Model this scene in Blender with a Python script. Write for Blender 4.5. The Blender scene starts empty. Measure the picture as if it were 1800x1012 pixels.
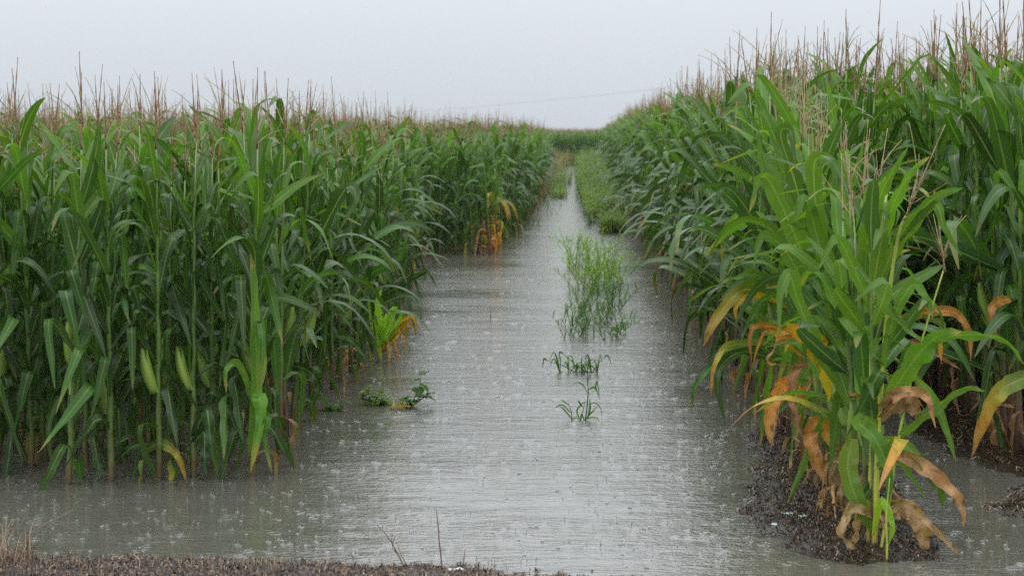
import bpy, math, random
import numpy as np
from mathutils import Vector, Matrix, noise

random.seed(11)
rng = np.random.default_rng(11)
R = math.radians
sc = bpy.context.scene
col = sc.collection

# ------------------------------------------------------------ camera, sky, sun, exposure
CAM_H, FPX = 1.97, 3500.0
PITCH, YAW = math.atan(276 / FPX), math.atan(120 / FPX)
cam_d = bpy.data.cameras.new('camera')
cam = bpy.data.objects.new('camera', cam_d); col.objects.link(cam); sc.camera = cam
cam_d.lens = 70; cam_d.sensor_width = 36
cam_d.clip_start = 0.1; cam_d.clip_end = 3000
cam.location = (0, 0, CAM_H)
cam.rotation_euler = (math.pi / 2 - PITCH, 0, YAW)
cam_d.dof.use_dof = True
cam_d.dof.focus_distance = 11.2
cam_d.dof.aperture_fstop = 4.5
CR = cam.rotation_euler.to_matrix()

def ray(px, py):
    return CR @ Vector(((px - 900) / FPX, -(py - 506) / FPX, -1))
def G(px, py, z=0.0):
    d = ray(px, py); t = (z - CAM_H) / d.z
    return Vector((d.x * t, d.y * t, z))
def P(px, py, Y):
    d = ray(px, py); t = Y / d.y
    return Vector((d.x * t, Y, CAM_H + d.z * t))

world = bpy.data.worlds.new('World'); sc.world = world
world.use_nodes = True
wn = world.node_tree.nodes; wl = world.node_tree.links; wn.clear()
w_out = wn.new('ShaderNodeOutputWorld'); w_bg = wn.new('ShaderNodeBackground')
sky = wn.new('ShaderNodeTexSky'); sky.sky_type = 'NISHITA'; sky.sun_disc = False
sky.sun_elevation = R(58); sky.sun_rotation = R(150); sky.air_density = 1.0; sky.dust_density = 3.0
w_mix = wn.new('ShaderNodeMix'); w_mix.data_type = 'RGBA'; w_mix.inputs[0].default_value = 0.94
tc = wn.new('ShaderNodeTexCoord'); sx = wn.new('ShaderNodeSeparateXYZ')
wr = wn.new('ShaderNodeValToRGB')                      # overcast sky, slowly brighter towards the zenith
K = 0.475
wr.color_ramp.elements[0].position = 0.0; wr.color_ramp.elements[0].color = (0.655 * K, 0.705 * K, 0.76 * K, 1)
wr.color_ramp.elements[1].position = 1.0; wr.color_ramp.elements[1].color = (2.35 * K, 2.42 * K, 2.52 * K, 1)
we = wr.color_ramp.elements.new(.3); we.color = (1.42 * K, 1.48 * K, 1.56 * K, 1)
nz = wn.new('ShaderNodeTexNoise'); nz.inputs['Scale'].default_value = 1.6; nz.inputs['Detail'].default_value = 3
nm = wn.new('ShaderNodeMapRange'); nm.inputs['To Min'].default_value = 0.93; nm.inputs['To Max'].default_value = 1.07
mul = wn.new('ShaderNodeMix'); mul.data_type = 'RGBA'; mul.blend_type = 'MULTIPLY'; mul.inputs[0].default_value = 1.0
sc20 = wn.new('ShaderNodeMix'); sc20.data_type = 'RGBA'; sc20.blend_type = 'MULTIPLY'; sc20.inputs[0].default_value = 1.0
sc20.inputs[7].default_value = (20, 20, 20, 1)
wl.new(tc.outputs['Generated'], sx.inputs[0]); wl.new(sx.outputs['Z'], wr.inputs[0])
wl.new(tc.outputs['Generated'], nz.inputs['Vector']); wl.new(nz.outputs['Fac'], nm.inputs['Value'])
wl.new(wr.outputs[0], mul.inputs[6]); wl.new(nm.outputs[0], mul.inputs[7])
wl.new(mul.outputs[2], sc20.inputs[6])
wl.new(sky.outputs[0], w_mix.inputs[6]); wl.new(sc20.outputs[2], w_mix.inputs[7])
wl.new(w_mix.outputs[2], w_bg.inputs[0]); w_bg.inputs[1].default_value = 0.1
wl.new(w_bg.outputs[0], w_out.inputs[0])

sun_d = bpy.data.lights.new('sun', 'SUN'); sun_d.energy = 0.6; sun_d.angle = R(40); sun_d.color = (1, 0.97, 0.93)
sun = bpy.data.objects.new('sun', sun_d); col.objects.link(sun)
sun.rotation_euler = (R(32), 0, R(150 - 180 + 0))
sun.location = (0, 0, 30)

sc.view_settings.view_transform = 'Standard'; sc.view_settings.look = 'None'
sc.view_settings.gamma = 1; sc.view_settings.use_curve_mapping = False
sc.view_settings.exposure = 0.0
cy = sc.cycles
cy.max_bounces = 6; cy.diffuse_bounces = 2; cy.glossy_bounces = 3; cy.transmission_bounces = 4
cy.volume_bounces = 1; cy.transparent_max_bounces = 6; cy.caustics_reflective = False; cy.caustics_refractive = False
cy.use_adaptive_sampling = False; cy.use_denoising = False

# ------------------------------------------------------------ materials
def mat(name):
    m = bpy.data.materials.new(name); m.use_nodes = True
    n = m.node_tree.nodes; l = m.node_tree.links
    return m, n, l, n['Principled BSDF'], n['Material Output']

def mathn(n, l, op, a, b=None, c=None):
    x = n.new('ShaderNodeMath'); x.operation = op
    for i, v in enumerate((a, b, c)):
        if v is None: continue
        if isinstance(v, (int, float)): x.inputs[i].default_value = v
        else: l.new(v, x.inputs[i])
    return x.outputs[0]

def mixc(n, l, f, a, b, blend='MIX'):
    x = n.new('ShaderNodeMix'); x.data_type = 'RGBA'; x.blend_type = blend
    for i, v in ((0, f), (6, a), (7, b)):
        if isinstance(v, (int, float)): x.inputs[i].default_value = v
        elif isinstance(v, tuple): x.inputs[i].default_value = (*v, 1)
        else: l.new(v, x.inputs[i])
    return x.outputs[2]

def noisen(n, l, vec, scale, detail=3, rough=.5):
    x = n.new('ShaderNodeTexNoise'); x.inputs['Scale'].default_value = scale
    x.inputs['Detail'].default_value = detail; x.inputs['Roughness'].default_value = rough
    if vec is not None: l.new(vec, x.inputs['Vector'])
    return x.outputs['Fac']

def leaf_mat(name, stops, blotch=0.0, rough=.36, trans=.3, rib=(.24, .36, .09), var=.95, wide_var=0.25, tip=None):
    """stops: list of (position along the leaf, colour)"""
    m, n, l, b, out = mat(name)
    uv = n.new('ShaderNodeUVMap'); uv.uv_map = 'UVMap'
    s = n.new('ShaderNodeSeparateXYZ'); l.new(uv.outputs[0], s.inputs[0])
    at = n.new('ShaderNodeAttribute'); at.attribute_name = 'rnd'
    oi = n.new('ShaderNodeObjectInfo')
    r1 = mathn(n, l, 'FRACT', mathn(n, l, 'ADD', at.outputs['Fac'], oi.outputs['Random']))
    geo = n.new('ShaderNodeNewGeometry'); tco = n.new('ShaderNodeTexCoord')
    no = noisen(n, l, tco.outputs['Object'], 9, 4, .6)
    no2 = noisen(n, l, tco.outputs['Object'], 40, 3, .6)
    v = mathn(n, l, 'ADD', s.outputs['Y'], mathn(n, l, 'MULTIPLY', mathn(n, l, 'SUBTRACT', no, .5), wide_var))
    v = mathn(n, l, 'ADD', v, mathn(n, l, 'MULTIPLY', mathn(n, l, 'SUBTRACT', r1, .5), wide_var))
    rp = n.new('ShaderNodeValToRGB'); l.new(v, rp.inputs[0])
    e = rp.color_ramp.elements
    while len(e) < len(stops): e.new(0.5)
    for i, (p, c) in enumerate(stops): e[i].position = p; e[i].color = (*c, 1)
    br = mathn(n, l, 'MULTIPLY_ADD', r1, var, 1 - var * .5)
    br = mathn(n, l, 'MULTIPLY', br, mathn(n, l, 'MULTIPLY_ADD', no2, .35, .82))
    cb = n.new('ShaderNodeCombineColor')
    for k in range(3): l.new(br, cb.inputs[k])
    c = mixc(n, l, 1.0, rp.outputs[0], cb.outputs[0], 'MULTIPLY')
    # hue drift between leaves
    c = mixc(n, l, mathn(n, l, 'MULTIPLY', mathn(n, l, 'FRACT', mathn(n, l, 'MULTIPLY', r1, 7.3)), .28), c, (.075, .13, .03))
    if blotch:
        nb = noisen(n, l, tco.outputs['Object'], 23, 5, .7)
        bm = n.new('ShaderNodeMapRange'); bm.inputs['From Min'].default_value = .52; bm.inputs['From Max'].default_value = .66; l.new(nb, bm.inputs['Value'])
        ed = mathn(n, l, 'MULTIPLY', mathn(n, l, 'ABSOLUTE', mathn(n, l, 'SUBTRACT', s.outputs['X'], .5)), .9)
        bb = mathn(n, l, 'MULTIPLY', mathn(n, l, 'ADD', bm.outputs[0], ed), blotch)
        c = mixc(n, l, bb, c, (.10, .045, .02))
    u = mathn(n, l, 'ABSOLUTE', mathn(n, l, 'SUBTRACT', s.outputs['X'], .5))
    ribm = n.new('ShaderNodeMapRange'); ribm.interpolation_type = 'SMOOTHSTEP'
    ribm.inputs['From Min'].default_value = .075; ribm.inputs['From Max'].default_value = .03
    l.new(u, ribm.inputs['Value'])
    rv = mathn(n, l, 'MULTIPLY', ribm.outputs[0], mathn(n, l, 'MULTIPLY_ADD', s.outputs['Y'], -.75, .85))
    c = mixc(n, l, rv, c, rib)
    veins = mathn(n, l, 'SINE', mathn(n, l, 'MULTIPLY', s.outputs['X'], 130))
    c = mixc(n, l, mathn(n, l, 'MULTIPLY_ADD', veins, .07, .07), c, rib)
    l.new(c, b.inputs['Base Color'])
    rr = mathn(n, l, 'MULTIPLY_ADD', no, .3, rough - .15)
    l.new(rr, b.inputs['Roughness'])
    b.inputs['Specular IOR Level'].default_value = .34
    bp = n.new('ShaderNodeBump'); bp.inputs['Strength'].default_value = .35; bp.inputs['Distance'].default_value = .002
    h = mathn(n, l, 'ADD', mathn(n, l, 'MULTIPLY', veins, .35), mathn(n, l, 'MULTIPLY', no2, 1.4))
    h = mathn(n, l, 'ADD', h, mathn(n, l, 'MULTIPLY', ribm.outputs[0], -1.0))
    l.new(h, bp.inputs['Height']); l.new(bp.outputs[0], b.inputs['Normal'])
    tr = n.new('ShaderNodeBsdfTranslucent')
    tcx = mixc(n, l, 1.0, c, (1.9, 1.9, .8), 'MULTIPLY'); l.new(tcx, tr.inputs[0])
    mx = n.new('ShaderNodeMixShader'); mx.inputs[0].default_value = trans
    l.new(b.outputs[0], mx.inputs[1]); l.new(tr.outputs[0], mx.inputs[2]); l.new(mx.outputs[0], out.inputs[0])
    return m

DG = (.011, .054, .006); MG = (.027, .10, .009); LG = (.085, .20, .025); YG = (.20, .30, .022)
M = {}
M['leaf_dark'] = leaf_mat('leaf_dark', [(0, DG), (.6, (.010, .050, .008)), (.9, (.022, .08, .010)), (1, (.12, .11, .03))], trans=.2, rough=.25)
M['leaf_mid'] = leaf_mat('leaf_mid', [(0, MG), (.88, MG), (1, (.16, .14, .04))], trans=.26, rough=.3)
M['leaf_top'] = leaf_mat('leaf_top', [(0, (.075, .18, .014)), (.7, (.052, .15, .012)), (1, (.10, .17, .02))], trans=.34, rough=.32)
M['leaf_bright'] = leaf_mat('leaf_bright', [(0, (.15, .29, .02)), (.5, (.088, .22, .014)), (.9, (.08, .19, .02)), (1, (.26, .24, .05))], trans=.34, var=.6)
M['leaf_lime'] = leaf_mat('leaf_lime', [(0, (.30, .42, .03)), (.5, (.20, .38, .02)), (1, (.16, .34, .03))], trans=.4)
M['leaf_turning'] = leaf_mat('leaf_turning', blotch=0.5, stops=[(0, (.07, .18, .02)), (.4, (.11, .22, .02)), (.62, (.42, .36, .03)), (.85, (.58, .26, .03)), (1, (.4, .2, .07))], rib=(.4, .35, .1))
M['leaf_yellow'] = leaf_mat('leaf_yellow', blotch=0.55, stops=[(0, (.50, .46, .02)), (.35, (.78, .52, .015)), (.7, (.78, .38, .02)), (1, (.55, .25, .06))], rib=(.55, .40, .06), trans=.3)
M['leaf_orange'] = leaf_mat('leaf_orange', blotch=0.7, stops=[(0, (.60, .33, .02)), (.4, (.62, .24, .03)), (1, (.50, .24, .09))], rib=(.6, .35, .12), trans=.25)
M['leaf_tan'] = leaf_mat('leaf_tan', blotch=0.7, stops=[(0, (.42, .29, .14)), (.5, (.55, .37, .19)), (1, (.42, .26, .12))], rib=(.5, .36, .2), rough=.6, trans=.2)
M['leaf_rust'] = leaf_mat('leaf_rust', blotch=0.75, stops=[(0, (.36, .20, .07)), (.5, (.47, .25, .12)), (1, (.38, .2, .09))], rib=(.45, .27, .14), rough=.55, trans=.2)

def simple(name, c1, c2, scale=20, rough=.5, bump=.3, bdist=.004, spec=.5, coat=0, stretch=None):
    m, n, l, b, out = mat(name)
    tco = n.new('ShaderNodeTexCoord'); vec = tco.outputs['Object']
    if stretch:
        mp = n.new('ShaderNodeMapping'); mp.inputs['Scale'].default_value = stretch; l.new(vec, mp.inputs[0]); vec = mp.outputs[0]
    oi = n.new('ShaderNodeObjectInfo')
    f = noisen(n, l, vec, scale, 5, .65)
    f2 = n.new('ShaderNodeMapRange'); f2.inputs['From Min'].default_value = .3; f2.inputs['From Max'].default_value = .7; l.new(f, f2.inputs['Value'])
    l.new(mixc(n, l, f2.outputs[0], c1, c2), b.inputs['Base Color'])
    b.inputs['Roughness'].default_value = rough; b.inputs['Specular IOR Level'].default_value = spec
    b.inputs['Coat Weight'].default_value = coat
    bp = n.new('ShaderNodeBump'); bp.inputs['Strength'].default_value = bump; bp.inputs['Distance'].default_value = bdist
    l.new(f, bp.inputs['Height']); l.new(bp.outputs[0], b.inputs['Normal'])
    return m

def stalk_mat(name, stops):
    m, n, l, b, out = mat(name)
    uv = n.new('ShaderNodeUVMap'); uv.uv_map = 'UVMap'
    s = n.new('ShaderNodeSeparateXYZ'); l.new(uv.outputs[0], s.inputs[0])
    tco = n.new('ShaderNodeTexCoord'); mp = n.new('ShaderNodeMapping'); mp.inputs['Scale'].default_value = (1, 1, .12)
    l.new(tco.outputs['Object'], mp.inputs[0])
    no = noisen(n, l, mp.outputs[0], 90, 3, .6)
    v = mathn(n, l, 'ADD', s.outputs['Y'], mathn(n, l, 'MULTIPLY', mathn(n, l, 'SUBTRACT', no, .5), .12))
    rp = n.new('ShaderNodeValToRGB'); l.new(v, rp.inputs[0]); e = rp.color_ramp.elements
    while len(e) < len(stops): e.new(.5)
    for i, (p, c) in enumerate(stops): e[i].position = p; e[i].color = (*c, 1)
    cb = n.new('ShaderNodeCombineColor'); k = mathn(n, l, 'MULTIPLY_ADD', no, .8, .6)
    for q in range(3): l.new(k, cb.inputs[q])
    l.new(mixc(n, l, 1.0, rp.outputs[0], cb.outputs[0], 'MULTIPLY'), b.inputs['Base Color'])
    b.inputs['Roughness'].default_value = .42
    return m
M['stalk'] = stalk_mat('stalk', [(0, (.09, .05, .03)), (.05, (.12, .09, .035)), (.10, (.10, .14, .03)), (.3, (.075, .14, .024)), (.8, (.09, .17, .028)), (1, (.2, .26, .08))])
M['stalk_yellow'] = stalk_mat('stalk_yellow', [(0, (.28, .10, .06)), (.06, (.38, .30, .08)), (.2, (.42, .45, .06)), (.6, (.38, .45, .06)), (1, (.34, .38, .10))])
M['stalk_rust'] = stalk_mat('stalk_rust', [(0, (.05, .022, .015)), (.1, (.13, .065, .04)), (.2, (.11, .11, .035)), (.35, (.10, .18, .03)), (1, (.15, .23, .05))])
M['husk'] = simple('husk', (.11, .20, .025), (.22, .32, .045), 26, .42, .5, .004, stretch=(1, 1, .12))
M['silk'] = simple('silk', (.10, .035, .015), (.20, .10, .04), 80, .7)
M['tassel_red'] = simple('tassel_red', (.17, .08, .04), (.33, .18, .09), 60, .7)
M['tassel_straw'] = simple('tassel_straw', (.32, .22, .12), (.42, .33, .18), 60, .7)
M['tassel_green'] = simple('tassel_green', (.22, .27, .09), (.34, .33, .14), 60, .7)
M['soil'] = simple('soil', (.016, .010, .008), (.055, .037, .028), 14, .4, 1, .03)
M['mulch'] = simple('mulch', (.008, .005, .003), (.034, .021, .013), 30, .26, .6, .01)
M['straw'] = simple('straw', (.20, .13, .08), (.36, .26, .16), 40, .55)
M['twig'] = simple('twig', (.09, .05, .035), (.22, .14, .09), 60, .6)
M['scrap'] = simple('scrap', (.35, .55, .5), (.6, .7, .68), 40, .35)
M['scrap_pale'] = simple('scrap_pale', (.5, .55, .6), (.75, .78, .8), 40, .35)
M['cable'] = simple('cable', (.26, .27, .28), (.34, .35, .36), 5, .5)
M['weed'] = leaf_mat('weed', [(0, (.06, .15, .02)), (1, (.07, .19, .025))], trans=.35, rib=(.12, .2, .05))
M['weed_bright'] = leaf_mat('weed_bright', [(0, (.17, .31, .03)), (1, (.24, .42, .045))], trans=.4, rib=(.2, .3, .06))
M['weed_soft'] = leaf_mat('weed_soft', [(0, (.12, .20, .035)), (1, (.15, .25, .04))], trans=.4, rib=(.2, .28, .08))
M['weed_brown'] = leaf_mat('weed_brown', [(0, (.17, .17, .05)), (1, (.28, .24, .09))], trans=.3, rib=(.3, .26, .1))

def water_mat():
    m, n, l, b, out = mat('water')
    tco = n.new('ShaderNodeTexCoord'); P0 = tco.outputs['Object']
    def mapped(s, rot=0):
        mp = n.new('ShaderNodeMapping'); mp.inputs['Scale'].default_value = s; mp.inputs['Rotation'].default_value = (0, 0, rot)
        l.new(P0, mp.inputs[0]); return mp.outputs[0]
    murk = noisen(n, l, mapped((.5, .5, 1)), 1.3, 4, .55)
    l.new(mixc(n, l, murk, (.085, .082, .068), (.125, .12, .10)), b.inputs['Base Color'])
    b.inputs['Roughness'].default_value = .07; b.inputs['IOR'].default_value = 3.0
    b.inputs['Specular IOR Level'].default_value = .5
    a = noisen(n, l, mapped((.5, 1.05, 1), .10), 24, 3, .6)
    c = noisen(n, l, mapped((.5, 1.05, 1), -.12), 60, 2, .6)
    d = noisen(n, l, mapped((.35, 1.2, 1)), 6, 2, .5)
    h = mathn(n, l, 'ADD', mathn(n, l, 'MULTIPLY', a, .62), mathn(n, l, 'MULTIPLY', c, .26))
    h = mathn(n, l, 'ADD', h, mathn(n, l, 'MULTIPLY', d, .7))
    calm = noisen(n, l, mapped((.5, .9, 1)), .9, 3, .6)
    h = mathn(n, l, 'MULTIPLY', h, mathn(n, l, 'MULTIPLY_ADD', calm, 2.6, -.35))
    bp = n.new('ShaderNodeBump'); bp.inputs['Strength'].default_value = 1.0; bp.inputs['Distance'].default_value = .013
    l.new(h, bp.inputs['Height']); l.new(bp.outputs[0], b.inputs['Normal'])
    return m
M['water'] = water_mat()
mw, n_, l_, b_, o_ = mat('splash_water')
b_.inputs['Base Color'].default_value = (.8, .83, .84, 1); b_.inputs['Roughness'].default_value = .05
b_.inputs['IOR'].default_value = 1.333; b_.inputs['Transmission Weight'].default_value = .93
M['splash'] = mw

# ------------------------------------------------------------ mesh helpers
class Geo:
    """raw mesh arrays"""
    def __init__(s): s.v = []; s.f = []; s.uv = []; s.mi = []; s.rnd = []; s.mats = []; s.n = 0
    def add(s, verts, faces, uvs=None, m='leaf_dark', rnd=0.0, M4=None):
        verts = np.asarray(verts, float)
        if M4 is not None:
            A = np.array(M4); verts = verts @ A[:3, :3].T + A[:3, 3]
        if m not in s.mats: s.mats.append(m)
        k = s.mats.index(m)
        if uvs is None: uvs = np.zeros((len(verts), 2))
        s.v.append(verts); s.uv.append(np.asarray(uvs, float)); s.rnd.append(np.full(len(verts), rnd))
        for f in faces: s.f.append(tuple(i + s.n for i in f)); s.mi.append(k)
        s.n += len(verts)
        return s
    def mesh(s, name, smooth=True):
        me = bpy.data.meshes.new(name)
        V = np.concatenate(s.v); UV = np.concatenate(s.uv); RN = np.concatenate(s.rnd)
        me.from_pydata(V.tolist(), [], s.f)
        for k in s.mats: me.materials.append(M[k])
        me.polygons.foreach_set('material_index', s.mi)
        if smooth: me.polygons.foreach_set('use_smooth', [True] * len(s.f))
        lv = np.zeros(len(me.loops), dtype=np.int32); me.loops.foreach_get('vertex_index', lv)
        ul = me.uv_layers.new(name='UVMap'); ul.data.foreach_set('uv', UV[lv].astype(np.float32).ravel())
        at = me.attributes.new('rnd', 'FLOAT', 'POINT'); at.data.foreach_set('value', RN.astype(np.float32))
        return me

def link(name, me, parent=None, loc=None, **props):
    o = bpy.data.objects.new(name, me); col.objects.link(o)
    if parent is not None: o.parent = parent
    if loc is not None: o.location = loc
    for k, v in props.items(): o[k] = v
    return o
def empty(name, loc, label, category, group=None):
    o = bpy.data.objects.new(name, None); col.objects.link(o); o.location = loc
    o['label'] = label; o['category'] = category
    if group: o['group'] = group
    o.empty_display_size = .1
    return o

def ribbon(cen, widths, side, nrm, cup, ncross=4, wav=0.0, phase=0.0, nwav=3.0):
    """leaf blade along centre points: returns verts, faces, uvs"""
    n = len(cen); vs = []; uv = []
    for i in range(n):
        s = i / (n - 1)
        for j in range(ncross + 1):
            t = j / ncross * 2 - 1
            w = widths[i] * .5
            up = abs(t) * w * math.sin(cup[i])
            off = math.sin(s * nwav * 6.28 + phase + (1.7 if t > 0 else 0)) * wav * w * abs(t)
            p = cen[i] + side[i] * (t * w * math.cos(cup[i])) + nrm[i] * (up + off)
            vs.append(p); uv.append((j / ncross, s))
    fs = []
    c = ncross + 1
    for i in range(n - 1):
        for j in range(ncross):
            a = i * c + j; fs.append((a, a + 1, a + c + 1, a + c))
    return vs, fs, uv

def wprof(s, W):
    return W * min(1, .42 + 2.2 * s) * max(0.02, (1 - s ** 2.1)) ** .75

def leaf_shape(L, W, th0, th1, sk, ws, droop=0, sway=.1, twist=0.0, cup0=.6, cup1=.15, wav=.15, seed=0, n=14):
    """a leaf in its own frame: base at the origin, growing to +X, Z up"""
    rr = random.Random(seed)
    ds = L / (n - 1); p = Vector((0, 0, 0)); cen = []; side = []; nrm = []; wd = []; cup = []
    yaw = 0
    for i in range(n):
        s = i / (n - 1)
        t = min(1, max(0, (s - sk + ws) / (2 * ws))); t = t * t * (3 - 2 * t)
        th = th0 + (th1 - th0) * t - droop * s
        yaw = sway * math.sin(s * 2.5 + seed) * s
        d = Vector((math.cos(th) * math.cos(yaw), math.cos(th) * math.sin(yaw), math.sin(th)))
        sd = Vector((-math.sin(yaw), math.cos(yaw), 0))
        nn = d.cross(sd) * -1 if d.cross(sd).z * 0 else sd.cross(d) * -1
        nn = d.cross(sd)
        a = twist * s * s
        q = Matrix.Rotation(a, 3, d)
        cen.append(p.copy()); side.append(q @ sd); nrm.append(q @ nn)
        wd.append(wprof(s, W)); cup.append(cup0 + (cup1 - cup0) * min(1, s * 2.5))
        p = p + d * ds
    return ribbon(cen, wd, side, nrm, cup, 4, wav, rr.random() * 6, 2 + rr.random() * 2)

def tube(pts, rad, sides=6, uvv=None):
    vs = []; uv = []; fs = []
    n = len(pts)
    for i, p in enumerate(pts):
        p = Vector(p); d = (Vector(pts[min(i + 1, n - 1)]) - Vector(pts[max(i - 1, 0)]))
        d = d.normalized() if d.length > 1e-9 else Vector((0, 0, 1))
        a = d.cross(Vector((0, 1, .01))).normalized() if abs(d.y) < .9 else d.cross(Vector((1, 0, 0))).normalized()
        b = d.cross(a)
        for k in range(sides):
            t = 6.28318 * k / sides
            vs.append(p + (a * math.cos(t) + b * math.sin(t)) * rad[i]); uv.append((k / sides, i / (n - 1) if uvv is None else uvv[i]))
    for i in range(n - 1):
        for k in range(sides):
            a = i * sides + k; b = i * sides + (k + 1) % sides
            fs.append((a, b, b + sides, a + sides))
    fs.append(tuple(range(sides))[::-1]); fs.append(tuple((n - 1) * sides + k for k in range(sides)))
    return vs, fs, uv

# ---- leaf library
LIB = {}
def lib(kind, k):
    key = (kind, k)
    if key in LIB: return LIB[key]
    r = random.Random(hash(kind) % 1000 * 0 + sum(map(ord, kind)) * 31 + k)
    if kind == 'fold':      # rises, then folds sharply and hangs
        g = leaf_shape(r.uniform(.46, .72), r.uniform(.058, .085), R(r.uniform(50, 74)), R(r.uniform(-94, -74)), r.uniform(.22, .46), r.uniform(.03, .09), sway=r.uniform(-.8, .8), twist=r.uniform(-1.4, 1.4), seed=k, n=17)
    elif kind == 'arch':
        g = leaf_shape(r.uniform(.6, .85), r.uniform(.068, .095), R(r.uniform(48, 66)), R(r.uniform(-75, -35)), r.uniform(.4, .6), r.uniform(.28, .42), sway=r.uniform(-.5, .5), twist=r.uniform(-1.1, 1.1), seed=k)
    elif kind == 'long':    # arches far out over the track
        g = leaf_shape(r.uniform(.8, 1.0), r.uniform(.08, .105), R(r.uniform(28, 48)), R(r.uniform(-80, -50)), r.uniform(.5, .7), r.uniform(.25, .35), sway=r.uniform(-.4, .4), twist=r.uniform(-.8, .8), seed=k)
    elif kind == 'up':
        g = leaf_shape(r.uniform(.38, .58), r.uniform(.055, .082), R(r.uniform(58, 78)), R(r.uniform(5, 50)), r.uniform(.5, .8), .35, sway=r.uniform(-.3, .3), twist=r.uniform(-.8, .8), seed=k)
    elif kind == 'tip':     # upright with a nodding end
        g = leaf_shape(r.uniform(.5, .7), r.uniform(.07, .095), R(r.uniform(62, 76)), R(r.uniform(-60, -10)), r.uniform(.6, .78), r.uniform(.1, .2), sway=r.uniform(-.4, .4), twist=r.uniform(-.6, .6), seed=k)
    elif kind == 'hang':
        g = leaf_shape(r.uniform(.45, .7), r.uniform(.05, .08), R(r.uniform(10, 45)), R(r.uniform(-90, -80)), r.uniform(.12, .24), .1, sway=r.uniform(-.6, .6), twist=r.uniform(-1.8, 1.8), cup1=.5, wav=.3, seed=k)
    elif kind == 'limp':    # dead blade curled against the stalk
        g = leaf_shape(r.uniform(.28, .5), r.uniform(.03, .06), R(r.uniform(-20, 35)), R(r.uniform(-92, -78)), r.uniform(.08, .22), .08, sway=r.uniform(-.9, .9), twist=r.uniform(-3.5, 3.5), cup1=.95, wav=.5, seed=k)
    LIB[key] = g
    return g
MC = {}
def lib_mesh(kind, k, m):
    key = (kind, k, m)
    if key not in MC:
        v, f, u = lib(kind, k); MC[key] = Geo().add(v, f, u, m).mesh('leaf')
    return MC[key]

def stalk_geo(h, r0, seed, nodes, m='stalk'):
    rr = random.Random(seed); pts = []; rad = []; uvv = []
    x = y = 0
    zs = [0]
    for nz in nodes: zs += [nz - .02, nz, nz + .02]
    zs += [h]; zs = sorted(z for z in set(zs) if 0 <= z <= h)
    lx, ly = rr.uniform(-.05, .05), rr.uniform(-.05, .05)
    pts.append((0, 0, -.1)); rad.append(r0 * 1.05); uvv.append(0)
    for z in zs:
        s = z / h
        nodef = min([abs(z - q) for q in nodes] + [1])
        rad.append((r0 * (1 - s) ** .75 + .0035) * (1.16 if nodef < .005 else 1.0))
        pts.append((lx * s * s + .004 * math.sin(z * 21 + seed), ly * s * s, z)); uvv.append(s)
    return tube(pts, rad, 7, uvv), (lx, ly)

def tassel_geo(seed, h=.36, nb=9, m='tassel_red'):
    if m == 'bright': m = 'tassel_straw'; nb = 3
    r = random.Random(seed); g = Geo()
    def spike(p0, d, L, rad, mm, bend=0):
        pts = []; rd = []
        n = 9
        for i in range(n):
            s = i / (n - 1)
            pts.append(p0 + d * (L * s) + Vector((bend * s * s * d.x * 3, bend * s * s * d.y * 3, -abs(bend) * s * s * 1.5)))
            rd.append(rad * (.45 if i % 2 else 1.0) * (1 - .75 * s) + .0006)
        v, f, u = tube(pts, rd, 3); g.add(v, f, u, mm)
    spike(Vector((0, 0, -.02)), Vector((r.uniform(-.1, .1), r.uniform(-.1, .1), 1)).normalized(), h, .0078, m)
    for i in range(nb):
        a = r.uniform(0, 6.28); el = R(r.uniform(48, 82)); L = h * r.uniform(.4, .75)
        d = Vector((math.cos(a) * math.cos(el), math.sin(a) * math.cos(el), math.sin(el)))
        spike(Vector((0, 0, r.uniform(-.02, h * .35))), d, L, .0038, m if r.random() < .22 else r.choice(['tassel_straw', 'tassel_green']), r.choice([0, .02, .04]))
    return g

def ear_geo():
    g = Geo(); pts = []; rad = []
    for i in range(11):
        s = i / 10; pts.append((.012 * math.sin(s * 3), 0, s * .27)); rad.append(.004 + .030 * math.sin(math.pi * min(1, .18 + s * .78)) ** .8 * (1 - .25 * s))
    v, f, u = tube(pts, rad, 9); g.add(v, f, u, 'husk')
    for a in (0, 2.2, 4.1):
        v, f, u = leaf_shape(.26, .05, R(86), R(70), .7, .3, seed=int(a * 10), n=8, cup0=.9, cup1=.5)
        g.add(v, f, u, 'husk', 0, Matrix.Rotation(a, 4, 'Z') @ Matrix.Translation((.028, 0, 0)) @ Matrix.Rotation(R(-6), 4, 'Y'))
    return g.mesh('ear')
def silk_geo():
    g = Geo(); r = random.Random(4)
    for i in range(12):
        a = r.uniform(0, 6.28); q = r.uniform(.01, .03)
        v, f, u = tube([(0, 0, .25), (math.cos(a) * q * .5, math.sin(a) * q * .5, .285), (math.cos(a) * q, math.sin(a) * q, .265)], [.004, .0025, .001], 3); g.add(v, f, u, 'silk')
    return g.mesh('silk')
EAR, SILK = ear_geo(), silk_geo()

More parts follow.
